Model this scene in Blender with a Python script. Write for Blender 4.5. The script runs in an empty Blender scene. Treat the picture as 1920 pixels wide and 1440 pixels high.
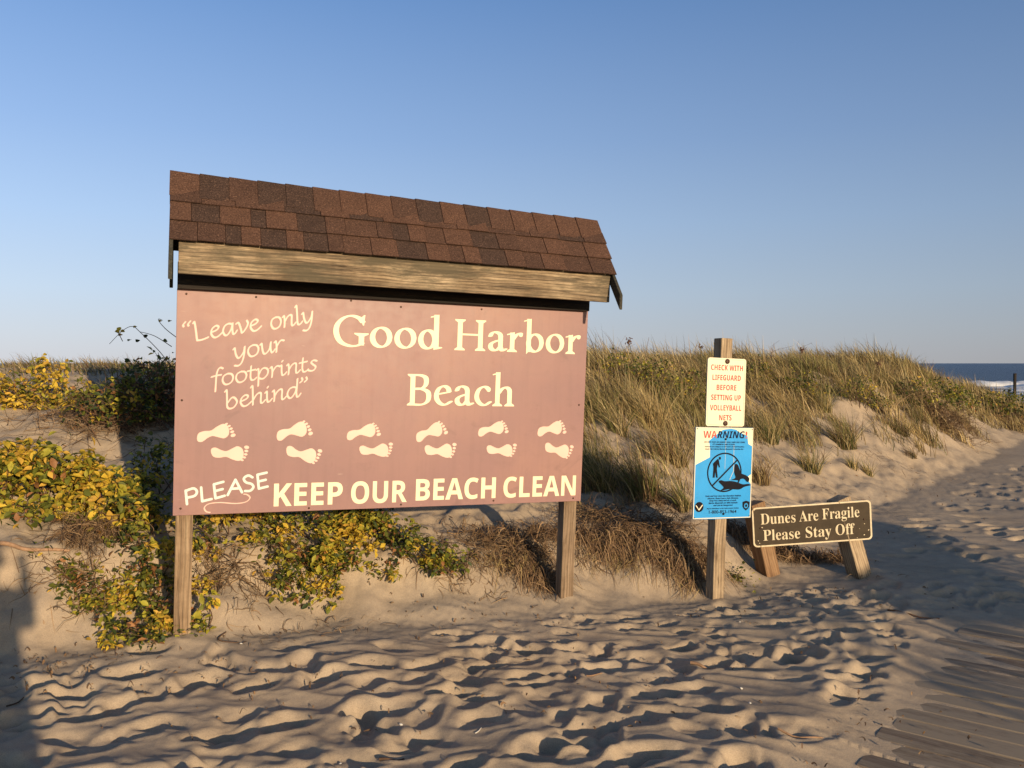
import bpy, math, random
import numpy as np
from mathutils import Vector, Matrix, geometry

random.seed(7); RNG = np.random.default_rng(7)
SC = bpy.context.scene; COL = SC.collection; rad = math.radians
pi = math.pi

# ------------------------------------------------------------------ camera, sky, sun, exposure
EYE = 1.55; PITCH = rad(1.405); FPX = 1590.0
cam_d = bpy.data.cameras.new('camera'); cam = bpy.data.objects.new('camera', cam_d); COL.objects.link(cam)
cam_d.sensor_width = 36; cam_d.lens = 36*FPX/1920; cam_d.clip_start = .05; cam_d.clip_end = 40000
cam.location = (0, 0, EYE); cam.rotation_euler = (pi/2-PITCH, 0, 0); SC.camera = cam
SUN_EL = rad(10.6); SUN_AZ = rad(180-31.2)                       # azimuth clockwise from +Y (view direction)
SUN_V = Vector((math.sin(SUN_AZ)*math.cos(SUN_EL), math.cos(SUN_AZ)*math.cos(SUN_EL), math.sin(SUN_EL)))
w = bpy.data.worlds.new('World'); SC.world = w; w.use_nodes = True
nt = w.node_tree; bg = nt.nodes['Background']
sky = nt.nodes.new('ShaderNodeTexSky'); sky.sky_type = 'NISHITA'; sky.sun_disc = False
sky.sun_elevation = SUN_EL; sky.sun_rotation = SUN_AZ; sky.altitude = 0
sky.air_density = 1.0; sky.dust_density = 0.6; sky.ozone_density = 2.0
def lin(c): return tuple(((v/255+.055)/1.055)**2.4 if v > 10 else v/255/12.92 for v in c)
# the clear evening sky: Nishita blended with the measured colour of the air by height above the horizon
wtc = nt.nodes.new('ShaderNodeTexCoord'); wsp = nt.nodes.new('ShaderNodeSeparateXYZ'); nt.links.new(wtc.outputs['Generated'], wsp.inputs[0])
wrp = nt.nodes.new('ShaderNodeValToRGB'); nt.links.new(wsp.outputs[2], wrp.inputs[0]); wels = wrp.color_ramp.elements
SKYC = [(0, (188, 190, 197)), (.03, (185, 193, 205)), (.08, (178, 195, 216)), (.16, (160, 186, 220)), (.25, (137, 168, 212)), (.39, (104, 142, 195)), (1, (60, 90, 142))]
while len(wels) < len(SKYC): wels.new(.5)
for e_, (p_, c_) in zip(wels, SKYC): e_.position = p_; e_.color = (*lin(c_), 1)
wmr = nt.nodes.new('ShaderNodeMapRange'); nt.links.new(wsp.outputs[0], wmr.inputs[0])
for i_, v_ in ((1, -.65), (2, .65), (3, 1.34), (4, .68)): wmr.inputs[i_].default_value = v_
wsc = nt.nodes.new('ShaderNodeVectorMath'); wsc.operation = 'SCALE'; nt.links.new(wrp.outputs[0], wsc.inputs[0])
wm2 = nt.nodes.new('ShaderNodeMath'); wm2.operation = 'MULTIPLY'; nt.links.new(wmr.outputs[0], wm2.inputs[0]); wm2.inputs[1].default_value = 1/.15/1.27; nt.links.new(wm2.outputs[0], wsc.inputs['Scale'])
wmx = nt.nodes.new('ShaderNodeMix'); wmx.data_type = 'RGBA'; wbk = nt.nodes.new('ShaderNodeMapRange'); nt.links.new(wsp.outputs[1], wbk.inputs[0])
for i_, v_ in ((1, -.5), (2, .3), (3, .25), (4, .94)): wbk.inputs[i_].default_value = v_
nt.links.new(wbk.outputs[0], wmx.inputs[0])
nt.links.new(sky.outputs[0], wmx.inputs[6]); nt.links.new(wsc.outputs[0], wmx.inputs[7])
nt.links.new(wmx.outputs[2], bg.inputs[0]); bg.inputs[1].default_value = 0.126
sl = bpy.data.lights.new('sun', 'SUN'); sun = bpy.data.objects.new('sun', sl); COL.objects.link(sun)
sl.energy = 5.0; sl.angle = rad(.6); sl.color = (1, .77, .50)
sun.rotation_euler = (-SUN_V).to_track_quat('-Z', 'Y').to_euler()
SC.view_settings.view_transform = 'Standard'; SC.view_settings.look = 'None'
SC.view_settings.exposure = 0.6; SC.view_settings.gamma = 1; SC.view_settings.use_curve_mapping = False

# ------------------------------------------------------------------ object helpers
def tag(o, label=None, cat=None, group=None, kind=None):
    for k, v in (('label', label), ('category', cat), ('group', group), ('kind', kind)):
        if v: o[k] = v
    return o
def empty(name, loc=(0, 0, 0), rot=(0, 0, 0), **k):
    o = bpy.data.objects.new(name, None); COL.objects.link(o); o.location = loc; o.rotation_euler = rot
    o.empty_display_size = .1
    return tag(o, **k)
def link(name, me, parent=None, m=None, **k):
    o = bpy.data.objects.new(name, me); COL.objects.link(o); o.parent = parent
    if m is not None and not me.materials: me.materials.append(m)
    return tag(o, **k)
def npmesh(name, V, Fc, mats=(), smooth=False, tint=None, midx=None):
    """V (n,3), Fc (m,k) with k = 3 or 4"""
    V = np.asarray(V, np.float32); Fc = np.asarray(Fc, np.int32); m, k = Fc.shape
    me = bpy.data.meshes.new(name); me.vertices.add(len(V)); me.vertices.foreach_set('co', V.ravel())
    me.loops.add(m*k); me.loops.foreach_set('vertex_index', Fc.ravel())
    me.polygons.add(m); me.polygons.foreach_set('loop_start', np.arange(0, m*k, k, dtype=np.int32))
    me.polygons.foreach_set('loop_total', np.full(m, k, np.int32))
    me.polygons.foreach_set('use_smooth', np.full(m, smooth))
    for x in mats: me.materials.append(x)
    if midx is not None: me.polygons.foreach_set('material_index', np.asarray(midx, np.int32))
    if tint is not None:
        a = me.color_attributes.new('tint', 'FLOAT_COLOR', 'POINT')
        t = np.ones((len(V), 4), np.float32); t[:, :3] = tint if np.ndim(tint) == 2 else np.asarray(tint)[:, None]
        a.data.foreach_set('color', t.ravel())
    me.update(); me.validate(clean_customdata=False)
    return me
def box(name, x0, x1, y0, y1, z0, z1, m, parent=None, bevel=.0, jit=0, **k):
    V = [(x, y, z) for x in (x0, x1) for y in (y0, y1) for z in (z0, z1)]
    if jit: V = [tuple(c+random.uniform(-jit, jit) for c in v) for v in V]
    Fc = [(0, 1, 3, 2), (4, 6, 7, 5), (0, 4, 5, 1), (2, 3, 7, 6), (0, 2, 6, 4), (1, 5, 7, 3)]
    me = npmesh(name, V, Fc, [m]); o = link(name, me, parent, **k)
    if bevel:
        b = o.modifiers.new('b', 'BEVEL'); b.width = bevel; b.segments = 2
    return o
def tube_arrays(P, r0, r1, n=5):
    P = np.asarray(P, float); N = len(P); T = np.gradient(P, axis=0); T /= np.linalg.norm(T, axis=1)[:, None]+1e-9
    up = np.where(np.abs(T[:, 2:3]) > .9, [[1., 0, 0]], [[0, 0, 1.]]); A = np.cross(T, up); A /= np.linalg.norm(A, axis=1)[:, None]+1e-9
    B = np.cross(T, A); r = np.linspace(r0, r1, N)[:, None, None]; a = np.arange(n)*2*pi/n
    V = P[:, None]+r*(np.cos(a)[None, :, None]*A[:, None]+np.sin(a)[None, :, None]*B[:, None])
    i = np.arange(N-1)[:, None]*n; j = np.arange(n)[None]; j2 = (j+1) % n
    Fq = np.stack([i+j, i+j2, i+n+j2, i+n+j], -1).reshape(-1, 4)
    return V.reshape(-1, 3), Fq
class Acc:
    def __init__(s): s.V = []; s.F = []; s.n = 0; s.T = []
    def add(s, V, Fc, t=None):
        s.V.append(np.asarray(V, float)); s.F.append(np.asarray(Fc)+s.n); s.n += len(V)
        if t is not None: s.T.append(np.broadcast_to(np.asarray(t, float), (len(V), 3)))
    def mesh(s, name, mats, smooth=False):
        return npmesh(name, np.concatenate(s.V), np.concatenate(s.F), mats, smooth, np.concatenate(s.T) if s.T else None)

# ------------------------------------------------------------------ numpy noise
def _h(ix, iy, s):
    n = (ix.astype(np.int64)*374761393+iy.astype(np.int64)*668265263+s*982451653) & 0xffffffff
    n = ((n ^ (n >> 13))*1274126177) & 0xffffffff
    return ((n ^ (n >> 16)) & 0xffff)/65536.*2*pi
def perlin(x, y, s=0):
    ix = np.floor(x); iy = np.floor(y); fx = x-ix; fy = y-iy
    def g(a, b):
        an = _h(ix+a, iy+b, s); return np.cos(an)*(fx-a)+np.sin(an)*(fy-b)
    u = fx*fx*fx*(fx*(fx*6-15)+10); v = fy*fy*fy*(fy*(fy*6-15)+10)
    return 1.5*((g(0, 0)*(1-u)+g(1, 0)*u)*(1-v)+(g(0, 1)*(1-u)+g(1, 1)*u)*v)
def sm(a, b, x):
    t = np.clip((x-a)/(b-a), 0, 1); return t*t*(3-2*t)

# ------------------------------------------------------------------ terrain
XF = [-60, -8, -4, -2.8, -1.9, -.8, .33, 1.4, 2.3, 3.2, 5, 7.5, 10.5, 16, 30, 80]
YF = [-20, 1.5, 3.9, 4.45, 4.7, 5.05, 5.42, 5.78, 6.62, 7.6, 10, 13, 17, 22, 30, 50]
def foot_t(x, y):
    yf = np.interp(x, XF, YF); m = (np.interp(x+.4, XF, YF)-np.interp(x-.4, XF, YF))/.8
    return (y-yf)/np.sqrt(1+m*m)
BO = np.array([1.36, 3.33]); BA = np.array([.60, .80]); BB = np.array([.80, -.60]); PW = .148   # boardwalk frame
def base_h(x, y):
    t = foot_t(x, y)+.16*perlin(x*1.1, y*1.1, 5)+.07*perlin(x*4, y*4, 6)
    S = np.interp(x, [-6, -4, -2, -.5, .6, 1.4, 2.2, 3], [.5, .5, .4, .26, .25, .3, .12, 0.])
    Hc = np.interp(x, [-10, -3, 3.5, 5.5, 8, 12, 18, 40], [1.46, 1.42, 1.39, 1.42, 1.50, .90, .35, 0])
    u = np.clip((t-.25)/np.interp(x, [2.5, 5, 9], [4.0, 2.5, 2.2]), 0, 1)
    f = .5*u+.25*(np.sin(pi*(u-.5))+1)
    h = S*sm(-.08, .52, t)+(Hc-S)*f
    h += sm(.3, 2.5, t)*(.10*perlin(x*.8, y*.8, 11)+.05*perlin(x*2.1, y*2.1, 12))+sm(.1, .8, t)*.02*perlin(x*6, y*6, 13)
    h += .035*perlin(x*.7, y*.7, 3)*sm(.6, -.6, t) - .02*sm(.5, -1, t)
    h -= .055*np.exp(-((x-1.5)/.7)**2-((y-5.75)/.5)**2)+.05*np.exp(-((x-2.3)/.6)**2-((y-6.25)/.35)**2)
    h += .05*np.exp(-((x+1.85)/.35)**2-((y-4.6)/.3)**2)
    h -= sm(20, 52, np.hypot(x, y))*3.9
    return h
def _prints():
    L = []
    def put(n, x0, x1, y0, y1, sc=1., dp=1.):
        for _ in range(n):
            x = RNG.uniform(x0, x1); y = RNG.uniform(y0, y1)
            if foot_t(x, y) > -.22: continue
            if ((np.array([x, y])-BO)@BB) > -.15 and y < 5.4: continue
            a = RNG.normal(.18, .38) if RNG.random() < .75 else RNG.uniform(0, pi)
            L.append((x, y, a, RNG.uniform(.11, .16)*sc, RNG.uniform(.045, .07)*sc, RNG.uniform(.013, .034)*dp))
    put(300, -2.6, 2.6, 2.6, 4.7, .95, 1.05); put(230, -.4, 3.4, 4.3, 6.0, .75, .85); put(420, 2.4, 8, 5.2, 13, .95, 1.1)
    put(90, .2, 2.6, 4.6, 5.9, .5, .5)
    return L
PRINTS = _prints()
def micro(x, y):
    t = foot_t(x, y)
    m = sm(-.05, -.75, t)
    wx = x+.10*perlin(x*2.2, y*2.2, 21); wy = y+.09*perlin(x*1.7, y*2.6, 22)+.20*x
    r1 = perlin(wx*1.5, wy*4.0, 23); r2 = perlin(wx*3.7+3, wy*8.2, 24); r3 = perlin(x*11, y*13, 25)
    r4 = perlin(x*24, y*30, 26); d = .0140*(1-2*np.abs(r1)**.8)+.006*(1-2*np.abs(r2))+.002*r3+.0016*r4*sm(-.2, .5, perlin(x*2, y*2, 27))
    d *= m*(.45+.55*sm(5.6, 4.6, y))*(1-.55*sm(1.0, 2.2, x)*sm(5, 4, y))
    side = (x-BO[0])*BB[0]+(y-BO[1])*BB[1]
    d *= 1-.8*sm(-.3, .3, side)*sm(6, 5, y)
    for (px, py, a, L, W, D) in PRINTS:
        s = np.nonzero((np.abs(x-px) < .32) & (np.abs(y-py) < .32))[0]
        if not len(s): continue
        dx = x[s]-px; dy = y[s]-py; c, sn = math.cos(a), math.sin(a); u = (dx*c+dy*sn)/L; v = (-dx*sn+dy*c)/W
        v = v+.25*np.sin(u*2.2+px*9); v = np.where(v*c > 0, v/1.7, v); r = np.sqrt(u*u+v*v)
        d[s] += -D*(1-sm(.62, 1.02, r))*(1-.35*np.clip(v*np.sign(c), 0, 1))+D*.20*np.exp(-((r-1.22)/.25)**2)
    for px, py in ((-1.75, 4.62), (.40, 5.42), (1.38, 5.72), (2.02, 6.32), (2.72, 6.34)):        # sand heaped against the posts
        q = np.hypot(x-px, y-py); d += .030*np.exp(-(q/.13)**2)*(1+.5*perlin(x*9, y*9, 36))
    # slumps and loose lumps on the dune face
    fc = sm(.0, .5, t)*sm(4, 1.5, t)
    d += fc*(.022*perlin(x*5, y*6, 30)+.014*perlin(x*9, y*9, 31)+.007*perlin(x*22, y*22, 32))
    d += sm(-.75, -.1, t)*sm(.3, -.05, t)*(.006*perlin(x*7, y*12, 33)+.003*perlin(x*25, y*25, 34))
    return d
def board_cover(x, y, h):
    """sand level over the boardwalk: drifts lying across the planks"""
    a = (x-BO[0])*BA[0]+(y-BO[1])*BA[1]; b = (x-BO[0])*BB[0]+(y-BO[1])*BB[1]
    inside = sm(-.35, .15, b)*sm(2.7, 2.1, a)
    k = np.mod(a/PW, 1.0); alt = np.cos(pi*np.floor(a/PW))
    pr = np.sin(np.floor(a/PW)*12.9898)*43758.5453; pr = pr-np.floor(pr)
    cov = -.003-.012*sm(-.2, .8, b+.3*perlin(x*1.6, y*1.6, 41))+.012*(pr-.62)+.006*perlin(a*1.6+9, b*.9, 42)+.004*perlin(x*7, y*7, 44)
    cov += .006*(np.abs(k-.5)*2-.6)
    return h*(1-inside)+(PLANK_Z+cov)*inside
PLANK_Z = -.045
def ground_xy(x, y):
    x = np.atleast_1d(np.asarray(x, float)); y = np.atleast_1d(np.asarray(y, float))
    h = base_h(x, y)
    return h
_gx = np.arange(-9, 15, .04); _gy = np.arange(.5, 30, .04); _G = base_h(*[a.ravel() for a in np.meshgrid(_gx, _gy, indexing='ij')]).reshape(len(_gx), len(_gy))
def gz(x, y):
    a = (x+9)/.04; b = (y-.5)/.04; i = int(a); j = int(b)
    if not (0 <= i < len(_gx)-1 and 0 <= j < len(_gy)-1): return float(ground_xy(x, y)[0])
    a -= i; b -= j; return float(_G[i, j]*(1-a)*(1-b)+_G[i+1, j]*a*(1-b)+_G[i, j+1]*(1-a)*b+_G[i+1, j+1]*a*b)
def survey(px, py, lift=0):
    """ground point seen at photo pixel (1920x1440)"""
    X = (px-960)/FPX; Z = (720-py)/FPX; c, s = math.cos(PITCH), math.sin(PITCH)
    d = np.array([X, c+Z*s, -s+Z*c]); T = np.geomspace(2, 60, 900); P = d[None]*T[:, None]+[0, 0, EYE]
    g = ground_xy(P[:, 0], P[:, 1]); k = np.nonzero(P[:, 2] <= g+lift)[0]; k = k[0] if len(k) else -1
    return float(P[k, 0]), float(P[k, 1]), float(g[k])

# ------------------------------------------------------------------ materials
ALB = .62
def sc_(c): return tuple(v*ALB for v in c)
def mat(name, rough=.8, spec=.3):
    m = bpy.data.materials.new(name); m.use_nodes = True; n = m.node_tree.nodes; b = n['Principled BSDF']
    b.inputs['Roughness'].default_value = rough; b.inputs['Specular IOR Level'].default_value = spec
    return m, m.node_tree, b
def N(t, kind, **k):
    n = t.nodes.new(kind)
    for a, v in k.items():
        if a in n.inputs.keys(): n.inputs[a].default_value = v
        else: setattr(n, a, v)
    return n
def noise(t, scale, detail=4, vec=None, rough=.55, dist=0):
    n = N(t, 'ShaderNodeTexNoise'); n.inputs['Scale'].default_value = scale; n.inputs['Detail'].default_value = detail
    n.inputs['Roughness'].default_value = rough; n.inputs['Distortion'].default_value = dist
    if vec is not None: t.links.new(vec, n.inputs['Vector'])
    return n
def ramp(t, fac, stops):
    r = N(t, 'ShaderNodeValToRGB'); e = r.color_ramp.elements
    while len(e) < len(stops): e.new(.5)
    for x, (p, c) in zip(e, stops): x.position = p; x.color = (*c, 1)
    t.links.new(fac, r.inputs[0]); return r
def mixc(t, fac, a, b, mode='MIX'):
    m = N(t, 'ShaderNodeMix', data_type='RGBA', blend_type=mode)
    for s, v in ((0, fac), (6, a), (7, b)):
        if hasattr(v, 'links') or hasattr(v, 'is_linked'): t.links.new(v, m.inputs[s])
        else: m.inputs[s].default_value = v if s == 0 else (*v, 1)
    return m.outputs[2]
def bump(t, b, h, strength, dist):
    n = N(t, 'ShaderNodeBump'); n.inputs['Strength'].default_value = strength; n.inputs['Distance'].default_value = dist
    t.links.new(h, n.inputs['Height']); t.links.new(n.outputs[0], b.inputs['Normal']); return n
def coords(t, sc=(1, 1, 1), which='Object', rot=(0, 0, 0)):
    c = N(t, 'ShaderNodeTexCoord'); m = N(t, 'ShaderNodeMapping'); m.inputs['Scale'].default_value = sc; m.inputs['Rotation'].default_value = rot
    t.links.new(c.outputs[which], m.inputs[0]); return m.outputs[0]

def sand_mat():
    m, t, b = mat('sand', .95, .15); v = coords(t)
    big = noise(t, 1.3, 5, v); fine = noise(t, 420, 2, v); mid = noise(t, 9, 6, v, .7)
    c = ramp(t, big.outputs[0], [(.3, (.292, .228, .160)), (.7, (.350, .280, .203))]).outputs[0]
    g = ramp(t, fine.outputs[0], [(.35, (.62, .60, .58)), (.55, (1, 1, 1)), (.75, (1.2, 1.18, 1.15))]).outputs[0]
    c = mixc(t, .8, c, g, 'MULTIPLY')
    g2 = ramp(t, mid.outputs[0], [(.35, (.80, .80, .82)), (.6, (1.04, 1.04, 1.03))]).outputs[0]
    c = mixc(t, .8, c, g2, 'MULTIPLY')
    vo = N(t, 'ShaderNodeTexVoronoi'); vo.inputs['Scale'].default_value = 38; t.links.new(v, vo.inputs['Vector'])
    sp = ramp(t, vo.outputs['Distance'], [(.0, (1, 1, 1)), (.075, (0, 0, 0))]).outputs[0]
    sel = ramp(t, noise(t, 3.3, 3, v).outputs[0], [(.52, (0, 0, 0)), (.62, (1, 1, 1))]).outputs[0]
    f = mixc(t, 1, sp, sel, 'MULTIPLY')
    c = mixc(t, f, c, (.10, .065, .04))
    t.links.new(c, b.inputs['Base Color'])
    hh = noise(t, 60, 6, v, .75); bump(t, b, hh.outputs[0], .5, .006)
    return m
def wood_mat(name, cols, axis=2, grain=1., dark=.5, moss=0, rough=.85, seed=0):
    """axis = direction of the grain"""
    cols = [sc_(c) for c in cols]
    m, t, b = mat(name, rough, .2); s = [38, 38, 38]; s[axis] = 1.6
    co = N(t, 'ShaderNodeTexCoord'); oi = N(t, 'ShaderNodeObjectInfo'); ad = N(t, 'ShaderNodeVectorMath', operation='ADD')
    mu = N(t, 'ShaderNodeVectorMath', operation='SCALE'); mu.inputs['Scale'].default_value = 7.3
    cb = N(t, 'ShaderNodeCombineXYZ'); 
    for i in range(3): t.links.new(oi.outputs['Random'], cb.inputs[i])
    t.links.new(cb.outputs[0], mu.inputs[0]); t.links.new(co.outputs['Object'], ad.inputs[0]); t.links.new(mu.outputs[0], ad.inputs[1])
    mp = N(t, 'ShaderNodeMapping'); mp.inputs['Scale'].default_value = s; t.links.new(ad.outputs[0], mp.inputs[0])
    warp = noise(t, 1.5, 2, ad.outputs[0])
    wv = N(t, 'ShaderNodeVectorMath', operation='MULTIPLY_ADD'); t.links.new(warp.outputs['Color'], wv.inputs[0])
    amt = [1.6, 1.6, 1.6]; amt[axis] = .3; wv.inputs[1].default_value = amt; t.links.new(mp.outputs[0], wv.inputs[2])
    g1 = noise(t, 1.0, 8, wv.outputs[0], .72, .4); g2 = noise(t, 3.1, 3, wv.outputs[0], .6)
    wave = N(t, 'ShaderNodeTexWave', wave_type='RINGS', rings_direction='XYZ'[axis]); wave.inputs['Scale'].default_value = .55
    wave.inputs['Distortion'].default_value = 3.5; wave.inputs['Detail'].default_value = 3; wave.inputs['Detail Scale'].default_value = .9
    t.links.new(wv.outputs[0], wave.inputs['Vector'])
    c = ramp(t, g1.outputs[0], [(.36, cols[0]), (.5, cols[1]), (.64, cols[2])]).outputs[0]
    wr = ramp(t, wave.outputs[0], [(.0, (1-.55*dark,)*3), (.35, (1, 1, 1))]).outputs[0]
    c = mixc(t, .85, c, wr, 'MULTIPLY')
    cr = ramp(t, g2.outputs[0], [(.30, (.22, .18, .15)), (.42, (1, 1, 1))]).outputs[0]
    c = mixc(t, dark, c, cr, 'MULTIPLY')
    st = ramp(t, noise(t, 2.6, 6, ad.outputs[0], .7).outputs[0], [(.42, (1, 1, 1)), (.68, (.42, .36, .30))]).outputs[0]
    c = mixc(t, .75*dark+.1, c, st, 'MULTIPLY')
    if moss:
        sx = N(t, 'ShaderNodeMapping'); sx.inputs['Scale'].default_value = (1.6, 6, 6); t.links.new(ad.outputs[0], sx.inputs[0])
        mo = ramp(t, noise(t, 1.5, 8, sx.outputs[0], .72).outputs[0], [(.46, (0, 0, 0)), (.60, (.85, .85, .85))]).outputs[0]
        c = mixc(t, mo, c, (.062, .052, .034))
    t.links.new(c, b.inputs['Base Color']); bump(t, b, g1.outputs[0], .6*grain, .004)
    return m
def plain(name, col, rough=.7, spec=.3, var=.15, scale=8, metallic=0):
    col = sc_(col); m, t, b = mat(name, rough, spec); v = coords(t); n = noise(t, scale, 5, v)
    lo = tuple(c*(1-var) for c in col); hi = tuple(min(1, c*(1+var)) for c in col)
    t.links.new(ramp(t, n.outputs[0], [(.35, lo), (.65, hi)]).outputs[0], b.inputs['Base Color'])
    b.inputs['Metallic'].default_value = metallic
    return m
def leaf_mat(name, col, trans=.45, var=.25):
    col = tuple(v*.72 for v in col); m, t, b = mat(name, .6, .3); n = t.nodes
    oi = N(t, 'ShaderNodeNewGeometry'); v = coords(t); ns = noise(t, 30, 3, v)
    rnd = N(t, 'ShaderNodeMath', operation='ADD'); t.links.new(oi.outputs['Random Per Island'], rnd.inputs[0])
    o2 = N(t, 'ShaderNodeObjectInfo'); t.links.new(o2.outputs['Random'], rnd.inputs[1])
    fr = N(t, 'ShaderNodeMath', operation='FRACT'); t.links.new(rnd.outputs[0], fr.inputs[0])
    lo = tuple(c*(1-var) for c in col); hi = tuple(c*(1+var) for c in col)
    c = ramp(t, fr.outputs[0], [(0, lo), (1, hi)]).outputs[0]
    g = ramp(t, ns.outputs[0], [(.3, (.7, .6, .5)), (.55, (1, 1, 1))]).outputs[0]
    c = mixc(t, .5, c, g, 'MULTIPLY')
    t.links.new(c, b.inputs['Base Color'])
    tr = N(t, 'ShaderNodeBsdfTranslucent'); t.links.new(c, tr.inputs[0]); mx = N(t, 'ShaderNodeMixShader'); mx.inputs[0].default_value = trans
    t.links.new(b.outputs[0], mx.inputs[1]); t.links.new(tr.outputs[0], mx.inputs[2]); t.links.new(mx.outputs[0], n['Material Output'].inputs[0])
    return m
def tint_mat(name, trans=.3, rough=.6):
    m, t, b = mat(name, rough, .25); a = N(t, 'ShaderNodeAttribute', attribute_name='tint')
    t.links.new(a.outputs['Color'], b.inputs['Base Color'])
    tr = N(t, 'ShaderNodeBsdfTranslucent'); t.links.new(a.outputs['Color'], tr.inputs[0]); mx = N(t, 'ShaderNodeMixShader'); mx.inputs[0].default_value = trans
    t.links.new(b.outputs[0], mx.inputs[1]); t.links.new(tr.outputs[0], mx.inputs[2]); t.links.new(mx.outputs[0], t.nodes['Material Output'].inputs[0])
    return m
def panel_mat():
    m, t, b = mat('mauve_paint', .42, .4); v = coords(t)
    n1 = noise(t, 1.1, 4, v); n2 = noise(t, 14, 6, v, .7)
    c = ramp(t, n1.outputs[0], [(.3, (.148, .074, .077)), (.5, (.180, .090, .085)), (.7, (.225, .116, .092))]).outputs[0]
    g = ramp(t, n2.outputs[0], [(.32, (.78, .76, .76)), (.5, (1, 1, 1))]).outputs[0]
    c = mixc(t, .35, c, g, 'MULTIPLY')
    sm_ = N(t, 'ShaderNodeMapping'); sm_.inputs['Scale'].default_value = (2.2, 1, 3.1); t.links.new(v, sm_.inputs[0])
    g = ramp(t, noise(t, 1.9, 7, sm_.outputs[0], .68, .6).outputs[0], [(.60, (1, 1, 1)), (.72, (.72, .70, .72))]).outputs[0]     # smudges
    c = mixc(t, .8, c, g, 'MULTIPLY')
    sc2 = N(t, 'ShaderNodeMapping'); sc2.inputs['Scale'].default_value = (9, 1, 60); sc2.inputs['Rotation'].default_value = (0, .35, 0); t.links.new(v, sc2.inputs[0])
    g = ramp(t, noise(t, 1.0, 2, sc2.outputs[0], .5).outputs[0], [(.74, (0, 0, 0)), (.80, (.5, .5, .5))]).outputs[0]            # pale scratches
    c = mixc(t, g, c, (.33, .24, .20))
    vs = coords(t, (30, 1, 1.6)); n3 = noise(t, 1.0, 4, vs)          # faint run-down streaks
    g = ramp(t, n3.outputs[0], [(.36, (.86, .84, .85)), (.5, (1, 1, 1))]).outputs[0]
    c = mixc(t, .4, c, g, 'MULTIPLY')
    t.links.new(c, b.inputs['Base Color'])
    r = N(t, 'ShaderNodeMapRange'); t.links.new(n2.outputs[0], r.inputs[0]); r.inputs[3].default_value = .35; r.inputs[4].default_value = .6
    t.links.new(r.outputs[0], b.inputs['Roughness']); bump(t, b, n1.outputs[0], .25, .01)
    return m
def shingle_mat(name, col):
    col = sc_(col); m, t, b = mat(name, .95, .15); v = coords(t); n = noise(t, 130, 4, v, .85); n2 = noise(t, 9, 5, v)
    c = ramp(t, n.outputs[0], [(.34, tuple(x*.35 for x in col)), (.47, tuple(x*.9 for x in col)), (.58, tuple(x*1.3 for x in col)), (.72, (.20, .12, .08))]).outputs[0]
    c = mixc(t, .4, c, ramp(t, n2.outputs[0], [(.35, (.7, .7, .7)), (.6, (1, 1, 1))]).outputs[0], 'MULTIPLY')
    t.links.new(c, b.inputs['Base Color']); bump(t, b, n.outputs[0], .8, .003)
    return m

M = dict(
 sand=sand_mat(), panel=panel_mat(),
 post=wood_mat('post_wood', [(.20, .135, .085), (.36, .25, .155), (.47, .35, .225)], 2, dark=.75),
 post_old=wood_mat('weathered_post_wood', [(.20, .14, .09), (.31, .22, .145), (.38, .28, .19)], 2, dark=.8),
 post_pale=wood_mat('pale_post_wood', [(.28, .205, .135), (.46, .345, .225), (.56, .44, .29)], 2, dark=.85),
 post_red=wood_mat('cedar_post_wood', [(.18, .10, .055), (.29, .17, .09), (.37, .24, .135)], 2, dark=.6),
 fascia=wood_mat('fascia_wood', [(.13, .10, .07), (.36, .27, .175), (.58, .45, .29)], 0, dark=.9, moss=1),
 dark=wood_mat('dark_wood_and_eave_shade', [(.018, .014, .012), (.028, .022, .018), (.04, .03, .025)], 0, dark=.4),  # dark wood; on the header boards the near-black tone is painted shade
 barge=wood_mat('barge_wood', [(.035, .035, .028), (.06, .058, .045), (.10, .09, .07)], 1, dark=.5),
 plank=wood_mat('boardwalk_wood', [(.15, .105, .075), (.22, .16, .115), (.29, .22, .155)], 0, dark=.5),
 cream=plain('cream_vinyl', (.90, .82, .56), .45, .4, .05), peach=plain('peach_vinyl', (.82, .56, .47), .45, .4, .04),
 mint=plain('pale_blue_paint', (.70, .78, .70), .5, .4, .05), white=plain('cream_sign_face', (.84, .78, .58), .4, .5, .04, 5),
 red=plain('red_print', (.52, .035, .02), .45, .4, .1), blue=plain('blue_sign_face', (.008, .33, .80), .35, .5, .08, 6),
 ink=plain('dark_print', (.012, .012, .018), .75, .08, .1), brown=plain('brown_sign_face', (.070, .052, .034), .7, .12, .15, 12),
 routed=plain('pale_routed_letters', (.74, .62, .42), .6, .3, .12, 30), rust=plain('rusty_bolt', (.075, .035, .02), .6, .4, .3, 60, .4),
 steel=plain('sign_edge_metal', (.35, .33, .30), .45, .5, .1, 9, .7), navy=plain('navy_print', (.012, .016, .05), .75, .08, .1),
 stem=plain('brown_twig', (.13, .075, .045), .85, .2, .35, 20), root=plain('bare_root', (.36, .22, .13), .8, .2, .3, 25),
 shell=plain('bleached_shell', (.72, .68, .60), .5, .4, .1), tint=tint_mat('grass_blades'), dead=tint_mat('dead_grass_blades', .12, .8),
 foam=plain('sea_foam', (.85, .86, .86), .8, .2, .06, 3),
)
SH = [shingle_mat('shingle_granules_'+n, c) for n, c in (('red_brown', (.108, .057, .039)), ('mid_brown', (.094, .051, .036)), ('dark_brown', (.062, .038, .030)), ('deep_brown', (.080, .044, .032)))]
LM = [leaf_mat('yellow_leaf', (.84, .60, .07), .5), leaf_mat('gold_leaf', (.80, .50, .08), .5), leaf_mat('lime_leaf', (.46, .42, .05)),
      leaf_mat('green_leaf', (.17, .19, .03)), leaf_mat('dark_green_leaf', (.05, .075, .018), .3), leaf_mat('russet_leaf', (.34, .16, .06), .3)]

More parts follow.
